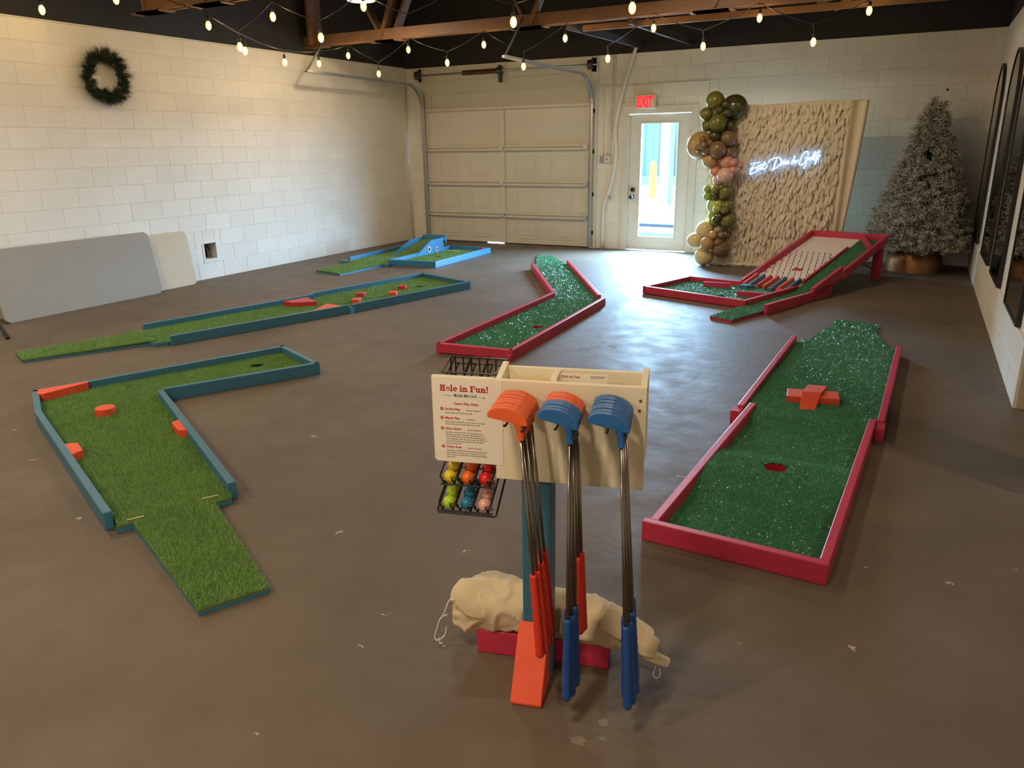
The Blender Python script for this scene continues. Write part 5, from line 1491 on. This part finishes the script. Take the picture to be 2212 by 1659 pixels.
# ------------------------------------------------------------------ folding table tops leaning on the left wall
def leaning_table(name, label, cat, y0, y1, xb, xt, zt, material, t=0.045, rad=0.07):
    pts = []
    Hh = math.hypot(xb - xt, zt)
    for cx, cy, a0 in ((y1 - rad, rad, -90), (y1 - rad, Hh - rad, 0), (y0 + rad, Hh - rad, 90), (y0 + rad, rad, 180)):
        for k in range(9):
            a = math.radians(a0 + 90 * k / 8)
            pts.append((cx + rad * math.cos(a), cy + rad * math.sin(a)))
    d = Vector((xt - xb, 0, zt)).normalized()
    nrm = Vector((d.z, 0, -d.x))
    o = thing(name, label, cat, ((xb + xt) / 2, (y0 + y1) / 2, 0), group='folded tables by the left wall')
    def P(s, h, n): return Vector((xb, s, 0)) + d * h + nrm * n
    m = MB(); k = len(pts)
    vs = [P(s, h, 0.0) for s, h in pts] + [P(s, h, -t) for s, h in pts]
    fs = [tuple(range(k)), tuple(range(2 * k - 1, k - 1, -1))] + [(i, k + i, k + (i + 1) % k, (i + 1) % k) for i in range(k)]
    put('table_top', m.add(vs, fs), material, o, bevel=0.008, seg=3)
    m = MB()
    for s in (y0 + 0.25, y1 - 0.25):
        m2 = MB().tube([P(s, 0.12, -t - 0.012), P(s, Hh - 0.12, -t - 0.012)], 0.012, 8)
        put('folded_leg', m2, DARK_STEEL, o)
    return o
leaning_table('folding_table', 'grey plastic folding table leaning in front of the beige one', 'table', 4.16, 5.99, -7.80, -7.925, 0.715, TABLE_GREY)
leaning_table('folding_table', 'beige plastic folding table leaning behind the grey table', 'table', 4.80, 6.60, -7.925, -8.02, 0.66, TABLE_BEIGE)
bl = put('table_leg_strut', MB().bar((-7.14, 3.80, 0.012), (-7.42, 3.88, 0.13), 0.03, 0.02), BLACK)
tag(bl, 'black metal strut on the floor at the picture edge by the grey table', 'strut')

# ------------------------------------------------------------------ wreath
def needles(center_dirs, n_per, length, width, spread, rng, twig=0.0):
    """bunches: list of (pos, dir) -> triangles"""
    C = np.array([c for c, _ in center_dirs]); D = np.array([d for _, d in center_dirs])
    n = len(C)
    C = np.repeat(C, n_per, 0); D = np.repeat(D, n_per, 0)
    C = C + D * (rng.uniform(0, 1, n * n_per) * twig)[:, None]
    R = rng.normal(size=(n * n_per, 3))
    D = D + R * spread
    D /= np.linalg.norm(D, axis=1)[:, None]
    L = length * rng.uniform(0.55, 1.15, n * n_per)
    S = np.cross(D, rng.normal(size=(n * n_per, 3)))
    S /= np.linalg.norm(S, axis=1)[:, None]
    C = C + rng.normal(size=C.shape) * width * 2
    V = np.empty((n * n_per, 3, 3))
    V[:, 0] = C - S * width / 2; V[:, 1] = C + S * width / 2; V[:, 2] = C + D * L[:, None]
    return V.reshape(-1, 3), np.arange(n * n_per * 3).reshape(-1, 3)
WC = Vector((XL + 0.05, 5.86, 2.385))
wr_ = thing('wreath', 'dark green pine wreath hanging on the left block wall', 'wreath', tuple(WC))
put('wire_ring', MB().tube([(WC.x, WC.y + 0.165 * math.cos(a), WC.z + 0.165 * math.sin(a)) for a in [2 * math.pi * k / 40 for k in range(41)]], 0.006, 6), BLACK_WIRE, wr_)
cd_ = []
wrr = random.Random(9)
for k in range(150):
    a = 2 * math.pi * k / 150 + wrr.uniform(-0.05, 0.05)
    rad = Vector((0, math.cos(a), math.sin(a))); tan = Vector((0, -math.sin(a), math.cos(a)))
    r = wrr.uniform(0.165, 0.265)
    pos = WC + rad * r + Vector((wrr.uniform(-0.01, 0.05), 0, 0))
    dr_ = rad * wrr.uniform(-0.45, 1.1) + tan * wrr.uniform(-0.7, 1.0) + Vector((wrr.uniform(0.0, 0.6), 0, 0))
    cd_.append((tuple(pos), tuple(dr_.normalized())))
V, F = needles(cd_, 50, 0.10, 0.0045, 0.42, RNG)
V[:, 0] = np.maximum(V[:, 0], XL + 0.004)
put_mesh('needles', raw_mesh('needles', V, F, WREATH), wr_, 'stuff')

# ------------------------------------------------------------------ flocked tree and its copper collar
TC = Vector((0.06, 11.08, 0))
tr = thing('christmas_tree', 'flocked artificial christmas tree in the back corner', 'tree', tuple(TC))
put('trunk', MB().tube([(TC.x, TC.y, 0.01), (TC.x, TC.y, 1.0), (TC.x - 0.02, TC.y, 1.9)], [0.03, 0.022, 0.006], 8), mat('tree_pole', (0.05, 0.06, 0.04), 0.6), tr)
tips, inner, br = [], [], MB()
trr = random.Random(21)
for lv in range(30):
    z = 0.30 + (1.92 - 0.30) * (lv / 29) ** 0.93
    Rr = 0.56 * (1 - (z - 0.30) / 1.70) ** 0.92 + 0.02
    n = max(5, int(30 * Rr / 0.56) + 4)
    for k in range(n):
        a = 2 * math.pi * (k + trr.random() * 0.8) / n + lv * 0.7
        out = Vector((math.cos(a), math.sin(a), 0))
        rr_ = Rr * trr.uniform(0.82, 1.06)
        droop = -0.10 * Rr + trr.uniform(-0.03, 0.03)
        base = Vector((TC.x, TC.y, z + 0.06))
        tip = base + out * rr_ + Vector((0, 0, droop))
        if tip.y > YB - 0.03: tip.y = YB - 0.03
        if tip.x > XR - 0.03: tip.x = XR - 0.03
        br.tube([base, tip], [0.004, 0.002], 4, cap=False)
        ln = (tip - base).length
        nseg = max(1, int(ln / 0.085))
        for s in range(nseg):
            f_ = (s + 0.6) / nseg
            p = base.lerp(tip, f_)
            side = out.cross(Vector((0, 0, 1))) * trr.choice((-1, 1))
            dd_ = (out * 0.8 + side * 0.8 + Vector((0, 0, trr.uniform(-0.25, 0.3)))).normalized()
            (tips if f_ > 0.42 else inner).append((tuple(p), tuple(dd_)))
        tips.append((tuple(tip), tuple((out + Vector((0, 0, 0.1))).normalized())))
for k in range(16):
    zz = 1.80 + 0.24 * k / 15
    tips.append(((TC.x - 0.04 - 0.03 * math.sin(k * 0.3), TC.y, zz), (trr.uniform(-0.6, 0.6), trr.uniform(-0.6, 0.6), 0.7)))
put('branches', br, mat('branch_wire', (0.06, 0.06, 0.045), 0.7), tr, kind='stuff')
V, F = needles(tips, 44, 0.034, 0.0095, 0.75, RNG, 0.085)
V[:, 1] = np.minimum(V[:, 1], YB - 0.006); V[:, 0] = np.minimum(V[:, 0], XR - 0.05)
put_mesh('flocked_needles', raw_mesh('flocked_needles', V, F, FLOCK), tr, 'stuff')
V, F = needles(inner + tips[::2], 20, 0.055, 0.008, 0.7, RNG, 0.06)
V[:, 1] = np.minimum(V[:, 1], YB - 0.006); V[:, 0] = np.minimum(V[:, 0], XR - 0.05)
put_mesh('dark_needles', raw_mesh('dark_needles', V, F, NEEDLE), tr, 'stuff')
put('stand_foot', MB().box(TC.x - 0.2, TC.x + 0.2, TC.y - 0.015, TC.y + 0.015, 0.0, 0.03).box(TC.x - 0.015, TC.x + 0.015, TC.y - 0.2, TC.y + 0.2, 0.0, 0.03), DARK_STEEL, tr)
cl = put('tree_collar', MB().lathe([(0.345, 0.0), (0.345, 0.006), (0.325, 0.12), (0.308, 0.235), (0.302, 0.238), (0.298, 0.235), (0.315, 0.12), (0.335, 0.003)], 64, (TC.x, TC.y - 0.02, 0)), COPPER, smooth=True)
tag(cl, 'hammered copper tree collar around the base of the flocked tree', 'collar')

# ------------------------------------------------------------------ arched mirrors on the right wall
for i, (y0, y1) in enumerate(((10.56, 11.44), (8.74, 9.66), (7.42, 8.30), (5.86, 6.76))):
    z0, z1 = 2 * CH + 0.006, 2.43
    cy, hr = (y0 + y1) / 2, (y1 - y0) / 2
    def arch(ins):
        pts = [(y0 + ins, z0 + ins), (y1 - ins, z0 + ins)]
        for k in range(25):
            a = math.pi * k / 24
            pts.append((cy + (hr - ins) * math.cos(a), z1 - hr + (hr - ins) * math.sin(a)))
        return pts
    mr_ = thing('arched_mirror', ('arched black framed mirror nearest the back corner', 'arched black framed mirror second from the back corner', 'arched black framed mirror third from the back corner', 'arched black framed mirror nearest the wall opening')[i], 'mirror', (XR - 0.02, cy, z0), group='arched mirrors')
    a, b = arch(0.0), arch(0.016)
    n = len(a)
    xf_, xb_ = XR - 0.034, XR - 0.003
    m = MB().add([(xf_, y, z) for y, z in a] + [(xf_, y, z) for y, z in b] + [(xb_, y, z) for y, z in a] + [(xf_ + 0.010, y, z) for y, z in b],
        [q for k in range(n) for q in ((k, (k + 1) % n, n + (k + 1) % n, n + k), (2 * n + k, 2 * n + (k + 1) % n, (k + 1) % n, k), (n + k, n + (k + 1) % n, 3 * n + (k + 1) % n, 3 * n + k))])
    put('frame', m, BLACK, mr_)
    put('mirror_pane', MB().add([(xf_ + 0.008, y, z) for y, z in b], [tuple(range(n - 1, -1, -1))]), MIRROR, mr_)

# ------------------------------------------------------------------ ruffled backdrop, neon words, balloon garland
BA = math.radians(-1.0)
B0 = Vector((-2.56, 10.66, 0))
BX, BN = Vector((math.cos(BA), math.sin(BA), 0)), Vector((math.sin(BA), -math.cos(BA), 0))
def bp3(s, n, z): q = B0 + BX * s + BN * n; return (q.x, q.y, z)
bd = thing('photo_backdrop', 'cream ruffled fabric photo backdrop on a frame', 'backdrop', bp3(0.98, 0, 0))
SW, SH = 1.90, 2.055
V, F = [], []
NX, NZ = 90, 70
for j in range(NZ + 1):
    for i in range(NX + 1):
        s = SW * i / NX; z = 0.004 + SH * j / NZ
        fold = 0.012 * math.sin(s * 19) * (0.4 + 0.6 * (1 - j / NZ)) + (0.035 * math.sin((s - 1.66) * 38) if s > 1.66 else 0)
        flare = 0.06 * max(0, 1 - z / 0.25) ** 2
        ds = 0.0
        if s > 1.64:
            ds = -0.18 * max(0.0, 1 - z / SH) ** 1.3 * (s - 1.64) / 0.25
        zt = z + (0.02 * s / SW + 0.008 * math.sin(s * 6)) * (j / NZ)
        V.append(bp3(s + ds, 0.02 + fold + flare, zt))
for j in range(NZ):
    for i in range(NX):
        k = j * (NX + 1) + i
        F.append((k, k + 1, k + NX + 2, k + NX + 1))
fs_ = put('fabric_sheet', MB().add(V, F), FABRIC, bd, smooth=True)
sd = fs_.modifiers.new('thickness', 'SOLIDIFY'); sd.thickness = 0.004
for s in (0.02, SW - 0.24):
    put('frame_pole', MB().tube([bp3(s, -0.04, 0.0), bp3(s, -0.04, 2.05)], 0.016, 10), DARK_STEEL, bd)
put('frame_pole', MB().tube([bp3(0.0, -0.04, 2.04), bp3(SW - 0.06, -0.04, 2.06)], 0.016, 10), DARK_STEEL, bd)
# ruffles: drooping tongues of cloth
def petal(rng):
    w, h = rng.uniform(0.016, 0.030), rng.uniform(0.085, 0.16)
    out = rng.uniform(0.008, 0.026); tw = rng.uniform(-0.5, 0.5)
    rows = []
    for r in range(5):
        t = r / 4
        ww = w * (0.55 + 0.9 * t - 0.95 * t * t) * (1 if r < 4 else 0.35)
        row = []
        for c in (-1, 0, 1):
            row.append((c * ww + tw * 0.03 * t, -(out * math.sin(t * 2.2) + (0.010 if c == 0 else 0) + c * tw * 0.014 * t), -h * t))
        rows.append(row)
    m = MB()
    m.add([q for r in rows for q in r], [(r * 3 + c, r * 3 + c + 1, (r + 1) * 3 + c + 1, (r + 1) * 3 + c) for r in range(4) for c in range(2)])
    return m
prr = random.Random(4)
PM = [petal(prr).mesh('ruffle', PETAL, True) for _ in range(10)]
spots = []
rowz = 2.03
while rowz > 0.10:
    s = 0.03 + prr.uniform(0, 0.03)
    lim = 1.68 - 0.14 * (1 - rowz / 2.0)
    while s < lim:
        spots.append((s + prr.uniform(-0.012, 0.012), rowz + prr.uniform(-0.02, 0.02)))
        s += prr.uniform(0.026, 0.040)
    rowz -= 0.042
prr.shuffle(spots)
stuff = MB()
for i, (s, z) in enumerate(spots):
    M = Matrix.Translation(bp3(s, 0.030 + 0.012 * math.sin(s * 19) * (0.4 + 0.6 * (1 - z / 2)), z)) @ Matrix.Rotation(BA, 4, 'Z') @ Matrix.Rotation(prr.uniform(-0.35, 0.35), 4, 'Y') @ Matrix.Rotation(prr.uniform(-0.3, 0.1), 4, 'X')
    me = PM[i % 10]
    if i < 300:
        o = link('ruffle', me, bd)
        o.matrix_local = Matrix.Translation(-bd.location) @ M
    else:
        stuff.add([M @ v.co for v in me.vertices], [tuple(p.vertices) for p in me.polygons])
put('ruffle_field', stuff, PETAL, bd, smooth=True, kind='stuff')
put('hem_fringe', MB().tube([bp3(0.02 + SW * 0.9 * k / 30, 0.075 + 0.012 * math.sin(k * 1.9), 0.022 + 0.008 * math.sin(k * 2.7)) for k in range(31)], [0.020 + 0.006 * math.sin(k * 2.3) for k in range(31)], 8), PETAL, bd, smooth=True)

ns = thing('neon_sign', 'lit white neon script sign on the ruffled backdrop', 'sign', bp3(1.0, 0.09, 1.3))
for st in NEON:
    P = [bp3(s, 0.115, z) for s, z in st]
    put('neon_tube', MB().tube(smooth_path(P, 5), 0.0042, 8), NEON_GLOW, ns, smooth=True)
put('clear_backing', MB().hexa([bp3(0.50, 0.098, 1.12), bp3(1.56, 0.098, 1.36), bp3(1.56, 0.095, 1.36), bp3(0.55, 0.095, 1.12)], [bp3(0.55, 0.098, 1.36), bp3(1.56, 0.098, 1.62), bp3(1.56, 0.095, 1.62), bp3(0.55, 0.095, 1.36)]), GLASS, ns)

BCOL = {'ol': (0.155, 0.150, 0.030), 'do': (0.070, 0.072, 0.022), 'ta': (0.46, 0.31, 0.13), 'br': (0.215, 0.135, 0.070), 'pk': (0.62, 0.30, 0.23), 'sa': (0.66, 0.27, 0.19), 'lp': (0.72, 0.45, 0.38),
        'li': (0.33, 0.40, 0.07), 'll': (0.45, 0.52, 0.14), 'cr': (0.68, 0.58, 0.32), 'tb': (0.40, 0.28, 0.16)}
def balloon_mat(k):
    m, nt, b = _principled('balloon_' + {'ol': 'olive', 'do': 'dark_olive', 'ta': 'tan', 'br': 'mocha', 'pk': 'rose', 'sa': 'salmon', 'lp': 'pale_pink', 'li': 'lime', 'll': 'pale_lime', 'cr': 'cream', 'tb': 'sand'}[k])
    b.inputs['Base Color'].default_value = (*BCOL[k], 1)
    b.inputs['Roughness'].default_value = 0.22
    b.inputs['Coat Weight'].default_value = 0.25
    b.inputs['Subsurface Weight'].default_value = 0.25
    b.inputs['Subsurface Radius'].default_value = (0.08, 0.07, 0.04)
    b.inputs['Subsurface Scale'].default_value = 0.3
    return m
BME = {}
def balloon_shape():
    m = MB()
    prof = []
    for i in range(19):
        a = -math.pi / 2 + math.pi * i / 18
        r = math.cos(a); z = math.sin(a)
        if z < 0: z *= 1.10
        prof.append((max(r, 0.0005), z))
    m.lathe(prof, 26)
    m.lathe([(0.0005, -1.09), (0.06, -1.10), (0.03, -1.125), (0.075, -1.16), (0.0005, -1.16)], 10)
    return m
for k in BCOL:
    BME[k] = balloon_shape().mesh('balloon', balloon_mat(k), True)
ga = thing('balloon_garland', 'balloon garland in greens, browns and pinks beside the backdrop', 'balloon garland', (-2.45, 10.42, 0))
grr = random.Random(2)
for k, x, y, z, r in BALLOONS:
    o = link('balloon', BME[k], ga)
    o.location = Vector((x, y, z)) - ga.location
    o.scale = (r, r, r)
    o.rotation_euler = (grr.uniform(-1.9, -0.9) if grr.random() < 0.3 else grr.uniform(0.4, 2.2), grr.uniform(-0.8, 0.8), grr.uniform(0, 6.28))
gl = [bp3(0.02, 0.02, 0.06), bp3(0.06, 0.03, 0.6), bp3(0.10, 0.03, 1.1), bp3(0.08, 0.03, 1.6), bp3(0.10, 0.03, 2.05)]
put('garland_line', MB().tube(smooth_path(gl, 5), 0.004, 6), BLACK_WIRE, ga)

# ------------------------------------------------------------------ string lights
CORDM = mat('cord_black', (0.012, 0.011, 0.010), 0.35, spec=0.5)
SOCK = MB().lathe([(0.004, 0.075), (0.012, 0.072), (0.016, 0.055), (0.016, 0.030), (0.013, 0.026), (0.0005, 0.026)], 10).mesh('socket', BLACK, True)
GLOBE = MB().lathe([(0.0005, -0.058), (0.012, -0.055), (0.023, -0.042), (0.029, -0.022), (0.028, 0.0), (0.020, 0.018), (0.013, 0.028)], 14).mesh('bulb_globe', BULB_GLASS, True)
FIL = MB()
for k in range(4):
    a = k * math.pi / 2
    FIL.tube([(0.004 * math.cos(a), 0.004 * math.sin(a), 0.015), (0.013 * math.cos(a), 0.013 * math.sin(a), -0.012), (0.004 * math.cos(a + 0.5), 0.004 * math.sin(a + 0.5), -0.042)], 0.0032, 5)
FIL = FIL.mesh('filament', FILAMENT)
bulb_light = bpy.data.lights.new('bulb_glow', 'POINT')
bulb_light.energy = BULB_POWER; bulb_light.color = (1.0, 0.66, 0.30); bulb_light.shadow_soft_size = 0.03
def string(label, cord, bulbs, every):
    t = thing('string_lights', label, 'string lights', tuple(cord[len(cord) // 2]), group='strings of bulbs')
    pts = []
    for a, b in zip(cord[:-1], cord[1:]):
        A_, B_ = Vector(a), Vector(b)
        for k in range(8):
            f_ = k / 8
            q = A_.lerp(B_, f_)
            q.z -= 0.018 * math.sin(math.pi * f_)
            pts.append(q)
    pts.append(Vector(cord[-1]))
    put('cord', MB().tube(pts, 0.0052, 6), CORDM, t, smooth=True)
    for i, b in enumerate(bulbs):
        o = link('bulb', GLOBE, t)
        o.location = Vector(b) - t.location
        link('socket', SOCK, o); link('filament', FIL, o)
        c = min(cord, key=lambda q: abs(q[0] - b[0]) + abs(q[1] - b[1]))
        put('drop_cord', MB().tube([c, (b[0], b[1], b[2] + 0.07)], 0.004, 5), CORDM, t)
        if i % every == 0:
            l = bpy.data.objects.new('bulb_glow', bulb_light); COL.objects.link(l)
            l.parent = o; l.location = (0, 0, -0.075)
string('string of bulbs swagged along the truss by the garage door', CORD_A, BULBS_A, 1)
string('string of bulbs swagged along the nearer truss', CORD_B, BULBS_B, 1)
string('short string of bulbs in the upper left corner over the wreath', CORD_C, BULBS_C, 1)

# ------------------------------------------------------------------ ceiling lamps, light fixture with paper tag
def dome_lamp(x, y, z, label, power):
    t = thing('dome_lamp', label, 'ceiling lamp', (x, y, z), group='dome ceiling lamps')
    put('shade', MB().lathe([(0.17, 0.0), (0.165, 0.02), (0.13, 0.07), (0.06, 0.11), (0.03, 0.12), (0.03, 0.18), (0.0005, 0.18)], 28, (x, y, z)), TRIM_WHITE, t, smooth=True)
    put('diffuser', MB().lathe([(0.0005, 0.004), (0.15, 0.004)], 28, (x, y, z)), LAMP_GLOW, t)
    put('stem', MB().tube([(x, y, z + 0.18), (x, y, CEIL)], 0.01, 8), BLACK, t)
    ld = bpy.data.lights.new('dome_lamp_light', 'AREA')
    ld.shape = 'DISK'; ld.size = 0.30; ld.energy = power; ld.color = LAMP_COLOR
    l = bpy.data.objects.new('dome_lamp_light', ld); COL.objects.link(l)
    l.parent = t; l.location = (0, 0, -0.012)
dome_lamp(-6.30, 8.20, 3.31, 'round white dome lamp at the top edge behind the truss', LAMP_POWER * 0.6)
dome_lamp(-6.30, 3.20, 3.31, 'dome lamp over the near left of the room', LAMP_POWER * 0.9)
dome_lamp(-2.60, 4.60, 3.31, 'dome lamp over the middle of the room', LAMP_POWER * 0.40)
dome_lamp(-5.20, 0.60, 3.31, 'dome lamp over the near left floor', LAMP_POWER)
dome_lamp(-2.70, -1.50, 3.31, 'dome lamp behind the viewer', LAMP_POWER * 1.15)
dome_lamp(-0.90, 0.10, 3.31, 'unseen dome lamp added over the viewer to brighten the foreground', LAMP_POWER * 0.75)  # added out of view to lift the dark near floor
dome_lamp(-2.40, 8.00, 3.31, 'dome lamp above the truss over the peg board hole', LAMP_POWER * 0.55)
dome_lamp(2.20, 3.00, 3.31, 'dome lamp in the side room', LAMP_POWER * 0.5)
lf = thing('work_light', 'small grey ceiling fixture at the top edge above the backdrop', 'light fixture', (-1.17, 9.75, 3.03))
put('body', MB().box(-1.25, -1.13, 9.70, 9.80, 3.02, 3.12), STEEL, lf, bevel=0.008)
for k in range(5):
    put('fin', MB().box(-1.245 + k * 0.024, -1.237 + k * 0.024, 9.69, 9.81, 3.016, 3.10), STEEL, lf)
put('cable', MB().tube(smooth_path([(-1.14, 9.75, 3.03), (-1.12, 9.75, 2.995), (-1.06, 9.75, 2.99)], 5), 0.008, 6), BLACK, lf)
pt = put('paper_tag', MB().add([(-1.075, 9.74, 3.02), (-1.06, 9.74, 2.955), (-0.955, 9.75, 2.985), (-0.975, 9.75, 3.02), (-0.90, 9.75, 3.05), (-0.905, 9.75, 3.11), (-1.0, 9.75, 3.06), (-1.075, 9.742, 3.03)], [(0, 1, 2, 3, 4, 5, 6, 7)]), mat('tag_yellow', (0.52, 0.36, 0.10), 0.6))
sd = pt.modifiers.new('thickness', 'SOLIDIFY'); sd.thickness = 0.0008
tag(pt, 'torn yellow paper tag hanging beside the grey ceiling fixture', 'tag')

# ------------------------------------------------------------------ outside the glass door
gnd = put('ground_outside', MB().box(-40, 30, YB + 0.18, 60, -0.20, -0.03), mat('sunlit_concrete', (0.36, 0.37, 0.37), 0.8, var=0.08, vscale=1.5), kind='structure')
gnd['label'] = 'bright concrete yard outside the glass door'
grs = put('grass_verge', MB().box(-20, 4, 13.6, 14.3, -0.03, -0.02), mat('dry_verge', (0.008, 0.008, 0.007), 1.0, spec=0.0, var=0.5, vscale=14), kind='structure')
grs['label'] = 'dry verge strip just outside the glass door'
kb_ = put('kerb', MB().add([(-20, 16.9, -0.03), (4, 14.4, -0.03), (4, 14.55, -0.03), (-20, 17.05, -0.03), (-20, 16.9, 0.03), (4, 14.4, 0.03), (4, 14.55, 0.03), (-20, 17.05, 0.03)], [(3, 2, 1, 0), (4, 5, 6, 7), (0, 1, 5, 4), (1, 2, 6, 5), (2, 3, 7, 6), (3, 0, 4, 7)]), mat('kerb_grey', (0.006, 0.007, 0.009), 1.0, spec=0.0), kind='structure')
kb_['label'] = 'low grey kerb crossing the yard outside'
bdg = thing('metal_building', 'blue corrugated metal building across the yard', 'building', (-9, 31, 0))
m = MB()
x = -22.0
YO = 31.0
while x < 6:
    m.add([(x, YO, -0.03), (x + 0.30, YO, -0.03), (x + 0.36, YO - 0.09, -0.03), (x + 0.54, YO - 0.09, -0.03), (x + 0.60, YO, -0.03),
           (x, YO, 2.9), (x + 0.30, YO, 2.9), (x + 0.36, YO - 0.09, 2.9), (x + 0.54, YO - 0.09, 2.9), (x + 0.60, YO, 2.9)],
          [(0, 1, 6, 5), (1, 2, 7, 6), (2, 3, 8, 7), (3, 4, 9, 8)])
    x += 0.60
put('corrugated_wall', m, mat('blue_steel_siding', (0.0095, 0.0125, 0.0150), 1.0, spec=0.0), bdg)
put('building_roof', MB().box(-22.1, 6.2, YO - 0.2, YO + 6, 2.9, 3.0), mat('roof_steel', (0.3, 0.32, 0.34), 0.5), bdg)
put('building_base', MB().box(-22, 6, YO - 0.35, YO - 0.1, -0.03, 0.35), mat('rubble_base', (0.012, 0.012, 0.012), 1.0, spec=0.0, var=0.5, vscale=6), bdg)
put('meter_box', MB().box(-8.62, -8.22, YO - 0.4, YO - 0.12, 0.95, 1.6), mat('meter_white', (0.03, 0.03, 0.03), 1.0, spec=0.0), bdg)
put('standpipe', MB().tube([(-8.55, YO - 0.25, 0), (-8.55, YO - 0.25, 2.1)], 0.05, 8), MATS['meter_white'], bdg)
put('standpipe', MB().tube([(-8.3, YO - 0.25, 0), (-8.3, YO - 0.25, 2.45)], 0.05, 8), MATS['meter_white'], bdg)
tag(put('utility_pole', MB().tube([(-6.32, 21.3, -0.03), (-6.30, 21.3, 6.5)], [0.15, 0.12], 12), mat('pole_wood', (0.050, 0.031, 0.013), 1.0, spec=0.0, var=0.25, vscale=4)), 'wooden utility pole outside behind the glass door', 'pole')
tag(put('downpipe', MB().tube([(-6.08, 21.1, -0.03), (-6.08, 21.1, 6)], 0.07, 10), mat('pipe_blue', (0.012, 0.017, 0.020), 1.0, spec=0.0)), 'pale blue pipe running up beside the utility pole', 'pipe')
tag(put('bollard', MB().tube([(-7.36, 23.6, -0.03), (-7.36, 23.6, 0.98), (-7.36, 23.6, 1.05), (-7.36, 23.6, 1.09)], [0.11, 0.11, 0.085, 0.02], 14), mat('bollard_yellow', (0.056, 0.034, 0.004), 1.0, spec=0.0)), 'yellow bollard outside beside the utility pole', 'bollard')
